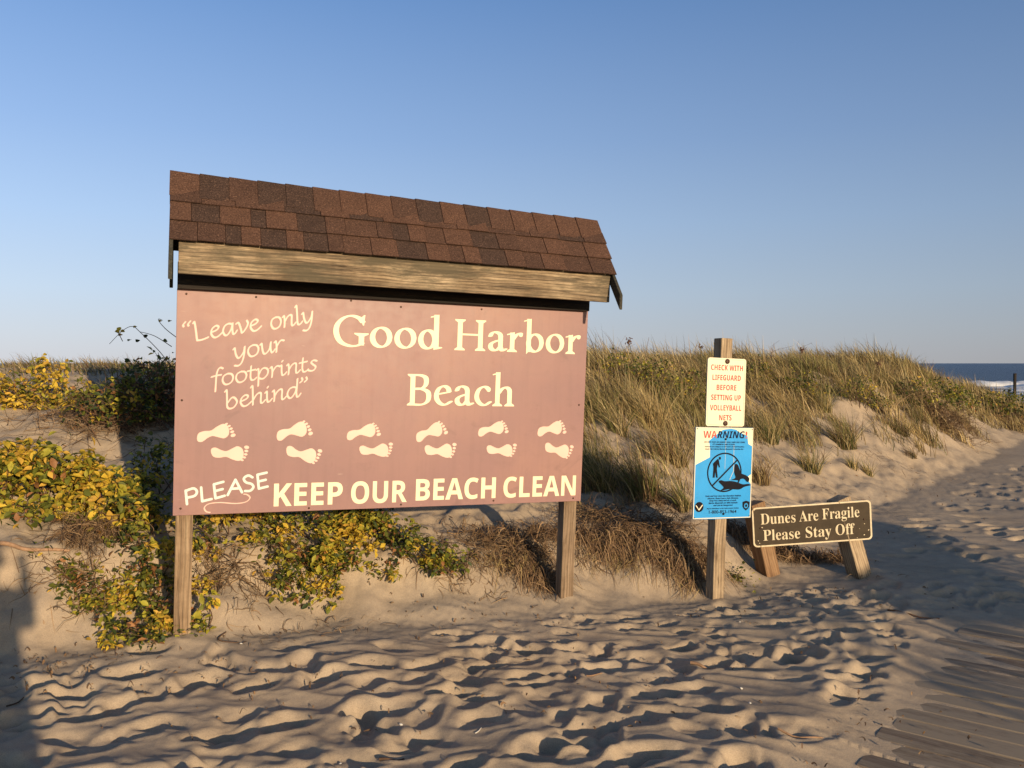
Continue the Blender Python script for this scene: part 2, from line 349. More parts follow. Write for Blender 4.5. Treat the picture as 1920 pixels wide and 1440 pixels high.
def dust_planks():
    t = M['plank'].node_tree; b = t.nodes['Principled BSDF']; src = b.inputs['Base Color'].links[0].from_socket
    v = coords(t, (1.2, 5, 5)); n = noise(t, 2.2, 8, v, .75); oi = N(t, 'ShaderNodeObjectInfo'); ad = N(t, 'ShaderNodeMath', operation='MULTIPLY_ADD')
    t.links.new(oi.outputs['Random'], ad.inputs[0]); ad.inputs[1].default_value = .28; t.links.new(n.outputs[0], ad.inputs[2])
    f = ramp(t, ad.outputs[0], [(.47, (0, 0, 0)), (.70, (.9, .9, .9))]).outputs[0]
    t.links.new(mixc(t, f, src, (.235, .187, .13)), b.inputs['Base Color'])
dust_planks()

# ------------------------------------------------------------------ ground
def build_ground():
    th = np.concatenate([np.linspace(-180, -46, 60, endpoint=False), np.linspace(-46, 46, 850), np.linspace(46, 180, 61)[1:-1]])
    r = np.concatenate([[.05], np.geomspace(.3, 2.5, 14, endpoint=False), np.geomspace(2.5, 10, 470, endpoint=False), np.geomspace(10, 34, 170, endpoint=False), np.geomspace(34, 700, 60)])
    R_, T_ = np.meshgrid(r, np.radians(th), indexing='ij'); x = (R_*np.sin(T_)).ravel(); y = (R_*np.cos(T_)).ravel()
    h = base_h(x, y); near = np.nonzero((np.hypot(x, y) < 15) & (y > 1.5))[0]
    h[near] += micro(x[near], y[near]); h[near] = board_cover(x[near], y[near], h[near])
    far = np.hypot(x, y) > 58; h[far] = np.minimum(h[far], -3.2)
    nr, nth = len(r), len(th); i = np.arange(nr-1)[:, None]*nth; j = np.arange(nth)[None]; j2 = (j+1) % nth
    Fq = np.stack([i+j, i+nth+j, i+nth+j2, i+j2], -1).reshape(-1, 4)[:, ::-1]
    me = npmesh('ground', np.stack([x, y, h], 1), Fq, [M['sand']], True)
    link('ground', me, kind='structure', label='pale sand of the beach path and dune slope')
build_ground()
def build_sea():
    m, t, b = mat('sea_water', .18, .5); v = coords(t, (.05, .16, .1)); n = noise(t, 4, 6, v, .65); v2 = coords(t, (.012, .12, .1)); n2 = noise(t, 3, 5, v2, .6)
    t.links.new(ramp(t, n2.outputs[0], [(.35, (.010, .020, .040)), (.65, (.022, .042, .075))]).outputs[0], b.inputs['Base Color'])
    bump(t, b, n.outputs[0], 1.0, 1.6); b.inputs['Roughness'].default_value = .35
    r = np.geomspace(40, 25000, 60); th = np.radians(np.linspace(-75, 75, 61)); R_, T_ = np.meshgrid(r, th, indexing='ij')
    V = np.stack([(R_*np.sin(T_)).ravel(), (R_*np.cos(T_)).ravel(), np.full(R_.size, -1.7)], 1)
    i = np.arange(59)[:, None]*61; j = np.arange(60)[None]; Fq = np.stack([i+j, i+j+1, i+62+j, i+61+j], -1).reshape(-1, 4)[:, ::-1]
    link('sea', npmesh('sea', V, Fq, [m], True), kind='structure', label='dark blue sea out to the horizon')
    # breaking surf: long lumpy white ridges
    acc = Acc()
    for (y0, x0, x1, hh, wd) in ((122, 60, 130, .8, 5.0), (110, 62, 120, .6, 4.5), (100, 56, 110, .4, 4.0), (90, 52, 100, .3, 3.5)):
        xs = np.linspace(x0, x1, 160); vs = np.linspace(-1, 1, 15); X, Vv = np.meshgrid(xs, vs, indexing='ij')
        prof = np.clip(1-Vv**2, 0, 1)**.6; am = hh*(.75+.5*perlin(X*.35, Vv*.4, 71))*sm(x0, x0+5, X)*sm(x1, x1-5, X)
        Z = -1.72+prof*am+.10*perlin(X*1.3, Vv*2.2, 72)*prof; Y = y0+Vv*wd*(.7+.4*perlin(X*.2, Vv*0+3, 73))+.8*perlin(X*.1, X*0, 74)
        i = np.arange(159)[:, None]*15; j = np.arange(14)[None]; acc.add(np.stack([X, Y, Z], -1).reshape(-1, 3), np.stack([i+j, i+15+j, i+16+j, i+j+1], -1).reshape(-1, 4))
    link('surf_foam', acc.mesh('surf_foam', [M['foam']], True), kind='stuff', label='white surf breaking at the right edge of the sea')
build_sea()

# ------------------------------------------------------------------ lettering
FONTS = {'serif': (0x1D400, 0x1D41A), 'sansb': (0x1D5D4, 0x1D5EE), 'sans': (0x1D5A0, 0x1D5BA), 'sansbi': (0x1D63C, 0x1D656)}
def fmap(s, f):
    if f not in FONTS: return s
    U, L = FONTS[f]; return ''.join(chr(U+ord(c)-65) if 'A' <= c <= 'Z' else chr(L+ord(c)-97) if 'a' <= c <= 'z' else c for c in s)
def text_mesh(s, f, off=0, extrude=0, spacing=1.):
    c = bpy.data.curves.new('lettering', 'FONT'); c.body = fmap(s, f); c.size = 1; c.offset = off; c.extrude = extrude; c.resolution_u = 5; c.space_character = spacing
    o = bpy.data.objects.new('lettering', c); COL.objects.link(o); bpy.context.view_layer.update()
    dg = bpy.context.evaluated_depsgraph_get(); me = bpy.data.meshes.new_from_object(o.evaluated_get(dg))
    bpy.data.objects.remove(o); bpy.data.curves.remove(c)
    return me
CAPH = {}
def lettering(parent, s, f, u0, u1, v, cap, m, y, off=0, extrude=0, rot=0, label=None, spacing=1., name='lettering'):
    me = text_mesh(s, f, off, extrude, spacing)
    if f not in CAPH:
        hm = text_mesh('H', f); CAPH[f] = max(q.co.y for q in hm.vertices)
    a = np.empty(len(me.vertices)*3); me.vertices.foreach_get('co', a); a = a.reshape(-1, 3)
    x0, x1 = a[:, 0].min(), a[:, 0].max(); sx = (u1-u0)/(x1-x0); sy = cap/CAPH[f]
    X = (a[:, 0]-x0)*sx; Z = a[:, 1]*sy; D = -a[:, 2]*.002/max(extrude, 1e-6) if extrude else a[:, 2]*0
    c, sn = math.cos(rot), math.sin(rot)
    out = np.stack([u0+X*c-Z*sn, y+D, v+X*sn+Z*c], 1)
    me.vertices.foreach_set('co', out.ravel()); me.materials.clear(); me.materials.append(m); me.update()
    return link(name, me, parent, label=label)
def cdt_mesh(name, polys, holes=(), depth=None):
    """union of polygons (minus holes) as one flat layer; coordinates (u, v) -> (u, 0, v)"""
    V = []; Fs = []
    for p in list(polys)+list(holes):
        p = [tuple(q) for q in p]
        A = sum(p[i][0]*p[(i+1) % len(p)][1]-p[(i+1) % len(p)][0]*p[i][1] for i in range(len(p)))
        if A < 0: p = p[::-1]
        Fs.append(list(range(len(V), len(V)+len(p)))); V += [Vector(q) for q in p]
    npos = len(polys); r = geometry.delaunay_2d_cdt(V, [], Fs, 0, 1e-6)
    tris = [f for f, of in zip(r[2], r[5]) if any(k < npos for k in of) and not any(k >= npos for k in of)]
    me = bpy.data.meshes.new(name); me.from_pydata([(v.x, 0, v.y) for v in r[0]], [], tris); me.update(); return me
def spline(P, n=8, closed=False):
    P = [np.array(p, float) for p in P]; out = []; L = len(P)
    for i in range(L if closed else L-1):
        g = (lambda k: P[k % L]) if closed else (lambda k: P[min(max(k, 0), L-1)])
        a, b, c, d = g(i-1), g(i), g(i+1), g(i+2)
        for k in range(n):
            t = k/n; out.append(.5*((2*b)+(c-a)*t+(2*a-5*b+4*c-d)*t*t+(3*b-a-3*c+d)*t**3))
    if not closed: out.append(P[-1])
    return out
def ell(c, rx, ry, a=0, n=14):
    return [(c[0]+rx*math.cos(k*2*pi/n)*math.cos(a)-ry*math.sin(k*2*pi/n)*math.sin(a), c[1]+rx*math.cos(k*2*pi/n)*math.sin(a)+ry*math.sin(k*2*pi/n)*math.cos(a)) for k in range(n)]
def pen(P, w, nib=None, n=8):
    """stroke polygons; nib = (angle, thinness) for a broad-edged pen"""
    Q = spline(P, n); out = []
    na = nib[0] if nib else 0; th = nib[1] if nib else 1
    for q in Q[:: 1]: out.append(ell(q, w/2, w/2*th, na, 10))
    for a, b in zip(Q[:-1], Q[1:]):
        d = b-a; L = np.hypot(*d)
        if L < 1e-6: continue
        # support width of the nib ellipse across the direction of travel
        nx, ny = -d[1]/L, d[0]/L; ca, sa = math.cos(na), math.sin(na); p = nx*ca+ny*sa; q = -nx*sa+ny*ca
        s = math.sqrt((p*w/2)**2+(q*w/2*th)**2); cx = ((w/2)**2*p*ca-(w/2*th)**2*q*sa)/s; cy = ((w/2)**2*p*sa+(w/2*th)**2*q*ca)/s
        out.append([(a[0]+cx, a[1]+cy), (a[0]-cx, a[1]-cy), (b[0]-cx, b[1]-cy), (b[0]+cx, b[1]+cy)])
    return out
SCRIPT = {
 'L': (.95, [[(.02, 1.52), (.1, 1.6), (.14, 1.0), (.16, .1), (.22, .0), (.5, .0), (.85, .12)]]),
 'e': (.76, [[(.14, .5), (.45, .62), (.6, .84), (.45, 1.0), (.2, .8), (.1, .4), (.25, .03), (.5, .05), (.78, .32)]]),
 'a': (.9, [[(.7, .9), (.48, 1.0), (.22, .85), (.08, .42), (.18, .06), (.36, .08), (.6, .5), (.72, .98)], [(.72, .98), (.67, .4), (.7, .05), (.82, .08), (.95, .3)]]),
 'v': (.82, [[(.04, .88), (.14, .96), (.22, .85), (.3, .4), (.36, .02), (.62, .35), (.78, .75), (.72, 1.02)]]),
 'o': (.86, [[(.42, 1), (.17, .82), (.08, .42), (.2, .05), (.42, .0), (.66, .2), (.76, .6), (.66, .92), (.42, 1.)]]),
 'n': (.9, [[(.04, .9), (.14, .98), (.15, .5), (.1, 0)], [(.13, .4), (.34, .82), (.55, 1.0), (.66, .88), (.62, .4), (.62, .08), (.72, .04), (.9, .25)]]),
 'l': (.44, [[(.04, 1.6), (.14, 1.7), (.14, 1.0), (.12, .2), (.2, .02), (.34, .08), (.46, .25)]]),
 'y': (.86, [[(.03, .9), (.13, .98), (.15, .5), (.25, .1), (.4, .1), (.65, .5), (.76, .98)], [(.76, .98), (.68, .3), (.5, -.35), (.27, -.62), (.02, -.56)]]),
 'u': (.92, [[(.03, .9), (.13, .98), (.14, .5), (.2, .08), (.36, .05), (.6, .4), (.72, .98)], [(.72, .98), (.67, .4), (.72, .05), (.82, .08), (.95, .28)]]),
 'r': (.64, [[(.03, .9), (.13, .98), (.15, .5), (.1, 0)], [(.14, .45), (.34, .85), (.5, 1.0), (.66, .93)]]),
 'f': (.62, [[(.78, 1.55), (.62, 1.68), (.46, 1.5), (.34, 1.0), (.26, .2), (.2, -.5)], [(.02, .92), (.35, .98), (.64, .98)]]),
 't': (.54, [[(.24, 1.36), (.19, .9), (.15, .3), (.22, .03), (.38, .04), (.54, .2)], [(-.02, .93), (.5, .98)]]),
 'p': (.9, [[(.03, .9), (.15, .98), (.14, .4), (.07, -.62)], [(.15, .42), (.35, .88), (.56, 1.), (.76, .8), (.73, .38), (.5, .04), (.3, .0), (.14, .12)]]),
 'i': (.46, [[(.03, .9), (.14, .98), (.12, .4), (.15, .05), (.27, .05), (.44, .26)], [(.19, 1.34), (.24, 1.42)]]),
 's': (.66, [[(.62, .88), (.42, 1.0), (.23, .84), (.35, .6), (.52, .34), (.4, .06), (.2, .0), (.0, .1)]]),
 'b': (.86, [[(.04, 1.6), (.15, 1.7), (.14, 1.), (.12, .2), (.3, .0), (.55, .1), (.74, .5), (.62, .9), (.42, .95), (.16, .55)]]),
 'h': (.9, [[(.04, 1.6), (.15, 1.7), (.14, 1.), (.1, 0)], [(.13, .4), (.34, .82), (.55, 1.0), (.66, .88), (.62, .4), (.62, .08), (.72, .04), (.9, .25)]]),
 'd': (.92, [[(.7, .9), (.48, 1.0), (.22, .85), (.08, .42), (.18, .06), (.36, .08), (.6, .5), (.72, .98)], [(.8, 1.7), (.73, .98), (.67, .4), (.7, .05), (.82, .08), (.95, .3)]]),
 '\u201c': (.7, [[(.26, 1.72), (.1, 1.5), (.14, 1.36)], [(.56, 1.72), (.4, 1.5), (.44, 1.36)]]),
 '\u201d': (.7, [[(.16, 1.72), (.2, 1.5), (.04, 1.32)], [(.46, 1.72), (.5, 1.5), (.34, 1.32)]]),
 ' ': (.42, [])}
def script_word(parent, s, u, v, rot, xh, width, m, y, label=None):
    pos = 0; polys = []; adv = sum(SCRIPT[c][0] for c in s); kx = width/adv; c_, s_ = math.cos(rot), math.sin(rot)
    for c in s:
        a, st = SCRIPT[c]
        for P in st:
            PP = [((pos+x)*kx+z*xh*.10, z*xh) for x, z in P]
            polys += pen([(u+x*c_-z*s_, v+x*s_+z*c_) for x, z in PP], xh*.20, (rad(38)+rot, .55), 6)
        pos += a
    me = cdt_mesh('lettering', polys); me.transform(Matrix.Translation((0, y, 0))); me.materials.append(m)
    return link('lettering', me, parent, label=label)
def _stem(x, y0, y1, w=.145): return [[(x, y0), (x+w, y0), (x+w, y1), (x, y1)]]
def _slab(x, y, w=.145, e=.085, up=1, l=1, r=1):
    """bracketed foot (up=1) or head (up=-1) serif under a stem"""
    a, b = x-e*l, x+w+e*r; return [[(a, y), (b, y), (b, y+.035*up), (x+w, y+.10*up), (x, y+.10*up), (a, y+.035*up)]]
def _flag(x, y, w=.145): return [[(x-.10, y-.075), (x+w, y), (x+w, y-.16), (x, y-.16), (x, y-.085), (x-.10, y-.11)]]
def _nib(*P): return pen(P, .150, (.22, .36), 7)
def _bowl(cx, cy, rx, ry): return pen([(cx+rx*math.cos(a), cy+ry*math.sin(a)) for a in [k*pi/6 for k in range(13)]], .150, (.25, .36), 4)
ROMAN = {
 'G': (.98, _nib((.80, .78), (.70, .90), (.50, .962), (.28, .88), (.12, .66), (.11, .38), (.23, .14), (.46, .035), (.66, .05), (.79, .12))+_stem(.70, .06, .42)+_slab(.70, .44, e=.12, up=-1)+[[(.80, .68), (.835, .68), (.86, 1.0), (.83, 1.0), (.74, .90)]]),
 'o': (.67, _bowl(.325, .335, .235, .300)), 'd': (.74, _bowl(.285, .325, .20, .290)+_stem(.45, .03, 1.12)+_flag(.45, 1.13)+[[(.45, 0), (.595, .03), (.70, .065), (.70, .09), (.595, .10), (.45, .10)]]),
 'H': (1.02, _stem(.11, 0, 1)+_stem(.74, 0, 1)+_slab(.11, 0)+_slab(.11, 1, up=-1)+_slab(.74, 0)+_slab(.74, 1, up=-1)+[[(.2, .49), (.8, .49), (.8, .545), (.2, .545)]]),
 'a': (.62, _stem(.35, .07, .50)+_nib((.10, .50), (.15, .60), (.27, .635), (.39, .58), (.425, .47))+_nib((.42, .15), (.48, .04), (.58, .08))+_nib((.42, .37), (.28, .34), (.13, .25), (.12, .12), (.21, .035), (.33, .06), (.42, .17))),
 'r': (.53, _stem(.10, 0, .64)+_flag(.10, .66)+_slab(.10, 0)+_nib((.20, .42), (.29, .56), (.40, .62), (.44, .60))+[ell((.44, .575), .065, .065)]),
 'b': (.71, _stem(.10, .02, 1.12)+_flag(.10, 1.13)+_bowl(.375, .325, .215, .290)+[[(.10, -.06), (.16, .02), (.245, .06), (.10, .2)]]),
 'e': (.63, [[(.10, .335), (.53, .43), (.53, .475), (.10, .385)]]+_nib((.49, .45), (.45, .57), (.33, .635), (.18, .56), (.105, .38), (.125, .20), (.24, .06), (.38, .035), (.54, .13))),
 'c': (.59, _nib((.47, .55), (.42, .61), (.32, .635), (.18, .56), (.105, .38), (.125, .20), (.24, .06), (.38, .035), (.52, .13))+[ell((.475, .53), .062, .062)]),
 'h': (.80, _stem(.10, 0, 1.12)+_flag(.10, 1.13)+_slab(.10, 0)+_nib((.20, .42), (.32, .58), (.45, .625), (.54, .56), (.565, .45))+_stem(.49, 0, .48)+_slab(.49, 0)),
 'B': (.80, _stem(.11, 0, 1)+_slab(.11, 0, r=0)+_slab(.11, 1, up=-1, r=0)+_nib((.20, .968), (.42, .965), (.57, .88), (.57, .66), (.43, .54), (.20, .535))+_nib((.20, .535), (.46, .53), (.65, .42), (.65, .16), (.48, .035), (.20, .032)))}
def roman_word(parent, s, u0, u1, v, cap, m, y):
    adv = sum(ROMAN[c][0] for c in s)-.06; kx = (u1-u0)/adv; pos = -.02; polys = []
    for c in s:
        a, P = ROMAN[c]; polys += [[(u0+(pos+x)*kx, v+z*cap) for x, z in p] for p in P]; pos += a
    me = cdt_mesh('lettering', polys); me.transform(Matrix.Translation((0, y, 0))); me.materials.append(m)
    return link('lettering', me, parent)
def flat(parent, name, polys, m, y, holes=(), label=None):
    me = cdt_mesh(name, polys, holes); me.transform(Matrix.Translation((0, y, 0))); me.materials.append(m)
    return link(name, me, parent, label=label)
def disc(parent, name, c, r, y, m, th=.004, n=16):
    """domed bolt or nail head on a sign face"""
    A = Acc(); a = np.arange(n)*2*pi/n; V = []
    for rr, yy in ((1, 0), (1, -th*.6), (.6, -th), (.0, -th*1.1)): V += [(c[0]+r*rr*math.cos(k), y+yy, c[1]+r*rr*math.sin(k)) for k in a]
    Fq = [(i*n+j, i*n+(j+1) % n, (i+1)*n+(j+1) % n, (i+1)*n+j) for i in range(3) for j in range(n)]
    return link(name, npmesh(name, V, Fq, [m], True), parent)
def rrect(x0, x1, z0, z1, r, n=6):
    out = []
    for cx, cz, a0 in ((x1-r, z1-r, 0), (x0+r, z1-r, 90), (x0+r, z0+r, 180), (x1-r, z0+r, 270)):
        out += [(cx+r*math.cos(rad(a0+90*k/n)), cz+r*math.sin(rad(a0+90*k/n))) for k in range(n+1)]
    return out
def plate(name, poly, y0, y1, m, parent, edge=None, label=None, warp=None):
    """a flat plate with outline poly (u, v), front at y0 (towards the viewer), back at y1"""
    n = len(poly); V = [(x, y0, z) for x, z in poly]+[(x, y1, z) for x, z in poly]
    me = bpy.data.meshes.new(name); me.from_pydata(V, [], [list(range(n))[::1], list(range(n, 2*n))[::-1]]+[[i, n+i, n+(i+1) % n, (i+1) % n] for i in range(n)])
    me.materials.append(m)
    if edge:
        me.materials.append(edge)
        for p in me.polygons:
            if p.index > 0: p.material_index = 1
    import bmesh
    bm = bmesh.new(); bm.from_mesh(me); bmesh.ops.recalc_face_normals(bm, faces=bm.faces); bm.to_mesh(me); bm.free()
    return link(name, me, parent, label=label)
def place(o, loc, yaw, lean, roll):
    # columns: Rz(yaw) @ Ry(roll) @ Rx(lean)
    o.matrix_world = Matrix.Translation(loc) @ Matrix.Rotation(yaw, 4, 'Z') @ Matrix.Rotation(roll, 4, 'Y') @ Matrix.Rotation(lean, 4, 'X')

# ------------------------------------------------------------------ the big sign with its little roof
def big_sign():
    S = empty('beach_sign', label='large mauve wooden beach sign on two posts under a brown shingled roof', cat='sign')
    place(S, (-.692, 4.993, .696), .376, .029, .027)
    pn = box('sign_panel', -1.22, 1.22, .0, .018, 0, 1.22, M['panel'], S, .0015)
    Y = -.0009
    roman_word(pn, 'Good', -.39, .258, .940, .186, M['cream'], Y)
    roman_word(pn, 'Harbor', .334, 1.170, .943, .186, M['cream'], Y)
    roman_word(pn, 'Beach', .052, .742, .607, .186, M['cream'], Y)
    for s, a, b in (('KEEP', -.695, -.311), ('OUR', -.262, .07), ('BEACH', .124, .632), ('CLEAN', .683, 1.18)):
        lettering(pn, s, 'sansb', a, b, .033 if s in ('KEEP', 'OUR') else .039, .127, M['cream'], Y, .004)
    for s, a, z, r, xh, wd in (('\u201cLeave', -1.185, .932, .21, .062, .41), ('only', -.735, 1.022, .21, .062, .245), ('your', -.925, .850, .21, .060, .275),
                            ('footprints', -1.035, .699, .185, .057, .575), ('behind\u201d', -.962, .576, .185, .060, .465)):
        script_word(pn, s, a, z, r, xh, wd, M['peach'], Y)
    # PLEASE in rounded brush capitals
    P = []; k = .0135
    def st(*pts): P.extend(pen(pts, k, None, 5))
    st((-1.149, .061), (-1.157, .135)); st((-1.157, .133), (-1.118, .146), (-1.100, .128), (-1.112, .105), (-1.152, .096))
    st((-1.079, .150), (-1.072, .075)); st((-1.072, .074), (-1.024, .085))
    st((-1.014, .165), (-1.004, .088)); st((-1.014, .165), (-.965, .178)); st((-1.008, .128), (-.968, .138)); st((-1.004, .088), (-.957, .101))
    st((-.941, .104), (-.902, .188)); st((-.902, .188), (-.866, .117)); st((-.925, .138), (-.882, .140))
    st((-.812, .199), (-.835, .210), (-.858, .194), (-.846, .172), (-.818, .163), (-.806, .145), (-.822, .125), (-.850, .124))
    st((-.786, .213), (-.777, .135)); st((-.786, .213), (-.737, .224)); st((-.781, .175), (-.741, .184)); st((-.777, .135), (-.730, .146))
    flat(pn, 'lettering', P, M['mint'], Y)
    flat(pn, 'swash', pen([(-1.031, .011), (-1.052, .018), (-1.06, .040), (-1.037, .059), (-.979, .064), (-.9, .056), (-.845, .063), (-.823, .085), (-.838, .103), (-.856, .107)], .0075, (rad(30), .6), 6), M['peach'], Y)
    # footprints
    def footprint(c, mir, rot):
        sole = [(-.098, -.008), (-.085, .02), (-.055, .027), (-.02, .022), (.012, .038), (.045, .048), (.066, .035), (.072, .0), (.062, -.03), (.038, -.043), (.012, -.030), (-.018, -.014), (-.045, -.020), (-.075, -.036), (-.095, -.030)]
        toes = [((.087, -.036), .0135, .0105), ((.086, -.013), .0105, .008), ((.083, .008), .0095, .0072), ((.076, .027), .0090, .0066), ((.065, .044), .0080, .006)]
        ca, sa = math.cos(rot), math.sin(rot)
        ky = .90+.05*math.sin(c[0]*7); f = lambda q: (c[0]+(q[0]*ca-q[1]*ky*mir*sa), c[1]+(q[0]*sa+q[1]*ky*mir*ca))
        flat(pn, 'footprint', [[f(q) for q in spline(sole, 4, True)]]+[[f(q) for q in ell(tc, a, b, .2)] for tc, a, b in toes], M['peach'], Y)
    FP = [(-1.007, .446, .19), (-.93, .335, 0), (-.59, .455, .22), (-.534, .325, -.22), (-.197, .449, .17), (-.118, .343, .06), (.21, .449, .34), (.273, .337, .02), (.604, .465, .14), (.666, .335, .0), (.999, .465, .12), (1.054, .332, -.20)]
    for i, (u, v, r) in enumerate(FP): footprint((u-.004, v), 1 if i % 2 == 0 else -1, r*.8+(.06 if i % 2 == 0 else 0))
    for c in [(-1.173, 1.194), (-.815, 1.197), (-.293, 1.205), (.0, 1.184), (.5, 1.196), (-1.185, .624), (-1.181, .038), (1.181, .62), (1.165, .02), (.036, .018), (-.5, .016), (.62, .022)]:
        disc(pn, 'nail', c, .006, 0, M['rust'], .003, 8)
    # posts (behind the panel), header, fascia
    box('post', -1.206, -1.117, .0185, .1075, -.95, 1.30, M['post'], S, .004, label='tan post with dark grain under the left end of the sign')
    box('post', 1.112, 1.201, .0185, .1075, -.95, 1.30, M['post_old'], S, .004, label='grey weathered post under the right end of the sign')
    box('header_board', -1.219, 1.21, -.038, -.0008, 1.218, 1.36, M['dark'], S, .002)  # black-brown colour stands in for the fascia's shadow on this board
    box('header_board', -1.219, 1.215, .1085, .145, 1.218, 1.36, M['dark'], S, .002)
    fz = lambda u, k: -k*u/1.25                            # the roof has sagged a little to the right
    def skew(o, k):
        for v in o.data.vertices: v.co.z += fz(v.co.x, k)
        return o
    skew(box('fascia_board', -1.216, 1.243, -.240, -.202, 1.276, 1.452, M['fascia'], S, .003), .008)
    skew(box('fascia_board', -1.216, 1.243, .300, .338, 1.276, 1.452, M['fascia'], S, .003), .008)
    # slope frames: front (towards the path) and back
    def slope(u, s, d, side):
        """point at distance s down the slope, d off it; side -1 front, +1 back"""
        a = rad(50); n = s*math.cos(a)+d*math.sin(a); v = 1.806-s*math.sin(a)+d*math.cos(a)
        return Vector((u, .035+side*n, v+fz(u, .018*(1-s/.47)+.007*(s/.47))))
    def slab(name, u0, u1, s0, s1, d0, d1, side, m, tilt=0, **k):
        V = [slope(u, s, d+(tilt*(s-s0)/(s1-s0)), side) for u in (u0, u1) for s in (s0, s1) for d in (d0, d1)]
        Fq = [(0, 1, 3, 2), (4, 6, 7, 5), (0, 4, 5, 1), (2, 3, 7, 6), (0, 2, 6, 4), (1, 5, 7, 3)]
        if side > 0: Fq = [f[::-1] for f in Fq]
        me = npmesh(name, V, Fq, [m]); return link(name, me, S, **k)
    for sd in (-1, 1): slab('roof_deck', -1.24, 1.243, .004, .452, -.020, -.003, sd, M['dark'])
    # rafters under the deck at each end
    for u in (-1.20, .0, 1.19):
        for sd in (-1, 1): slab('rafter', u, u+.03, .03, .40, -.085, -.0205, sd, M['dark'])
    # barge boards: follow the slope, run on past the eave, ends cut plumb
    def barge(u0, u1, sd, top=-.004):
        P = []
        for s, dz in ((.0, 0), (.63, 0), (.63, -.09), (.0, -.105)):
            q = slope(0, s, top, sd); P.append((q.y, q.z+dz))
        V = [(u, y, z+fz(u, .012)) for u in (u0, u1) for y, z in P]
        Fq = [(0, 1, 2, 3), (7, 6, 5, 4), (0, 4, 5, 1), (1, 5, 6, 2), (2, 6, 7, 3), (3, 7, 4, 0)]
        o = link('barge_board', npmesh('barge_board', V, Fq, [M['barge']]), S); o.modifiers.new('b', 'BEVEL').width = .002
    for sd in (-1, 1): barge(1.2445, 1.264, sd); barge(-1.262, -1.2425, sd)
    rg = random.Random(3)
    def course(s0, s1, d, sd, w0, w1, hid):
        u = -1.262; k = rg.randint(0, 1)
        while u < 1.262:
            wd = rg.uniform(w0, w1); e = min(u+wd, 1.266)
            if 1.266-e < .05: e = 1.266
            m = SH[rg.choice([0, 0, 1, 0, 3] if k else [2, 3, 1, 2])]; dd = d+(.0035 if k else 0)
            slab('shingle', u+.0012, e-.0012, s0-hid, s1+rg.uniform(-.002, .002), dd-.001, dd+.005, sd, m, tilt=.003)
            u = e; k = 1-k
    for sd in (-1, 1):
        course(.352, .478, .0005, sd, .075, .175, .10); course(.226, .352, .010, sd, .075, .175, .10); course(.186, .226, .0185, sd, .15, .30, .06)
    # ridge caps: each bends over the ridge and laps the next
    u = -1.266; i = 0
    while u < 1.25:
        wd = .148; e = min(u+wd, 1.268); m = SH[rg.choice([0, 0, 1, 0, 2, 3])]; V = []
        lip = rg.uniform(-.005, .005)
        for uu, lift in ((u, .036), (e+.012, .029)):
            prof = [(-1, .190+lip, lift-.006), (-1, .095, lift), (-1, .012, lift+.002), (1, .012, lift+.002), (1, .095, lift), (1, .190-lip, lift-.006)]
            for sd, s, d in prof: V.append(slope(uu, s, d, sd))
            for sd, s, d in prof: V.append(slope(uu, s, d-.005, sd))
        Fq = []
        for a in range(5): Fq += [(a, a+1, 13+a, 12+a), (6+a, 18+a, 19+a, 7+a), (a, 6+a, 7+a, a+1), (12+a, 13+a, 19+a, 18+a)]
        Fq += [(0, 12, 18, 6), (5, 11, 23, 17)]
        link('ridge_shingle', npmesh('ridge_shingle', V, Fq, [m]), S); u += wd; i += 1
    return S
big_sign()

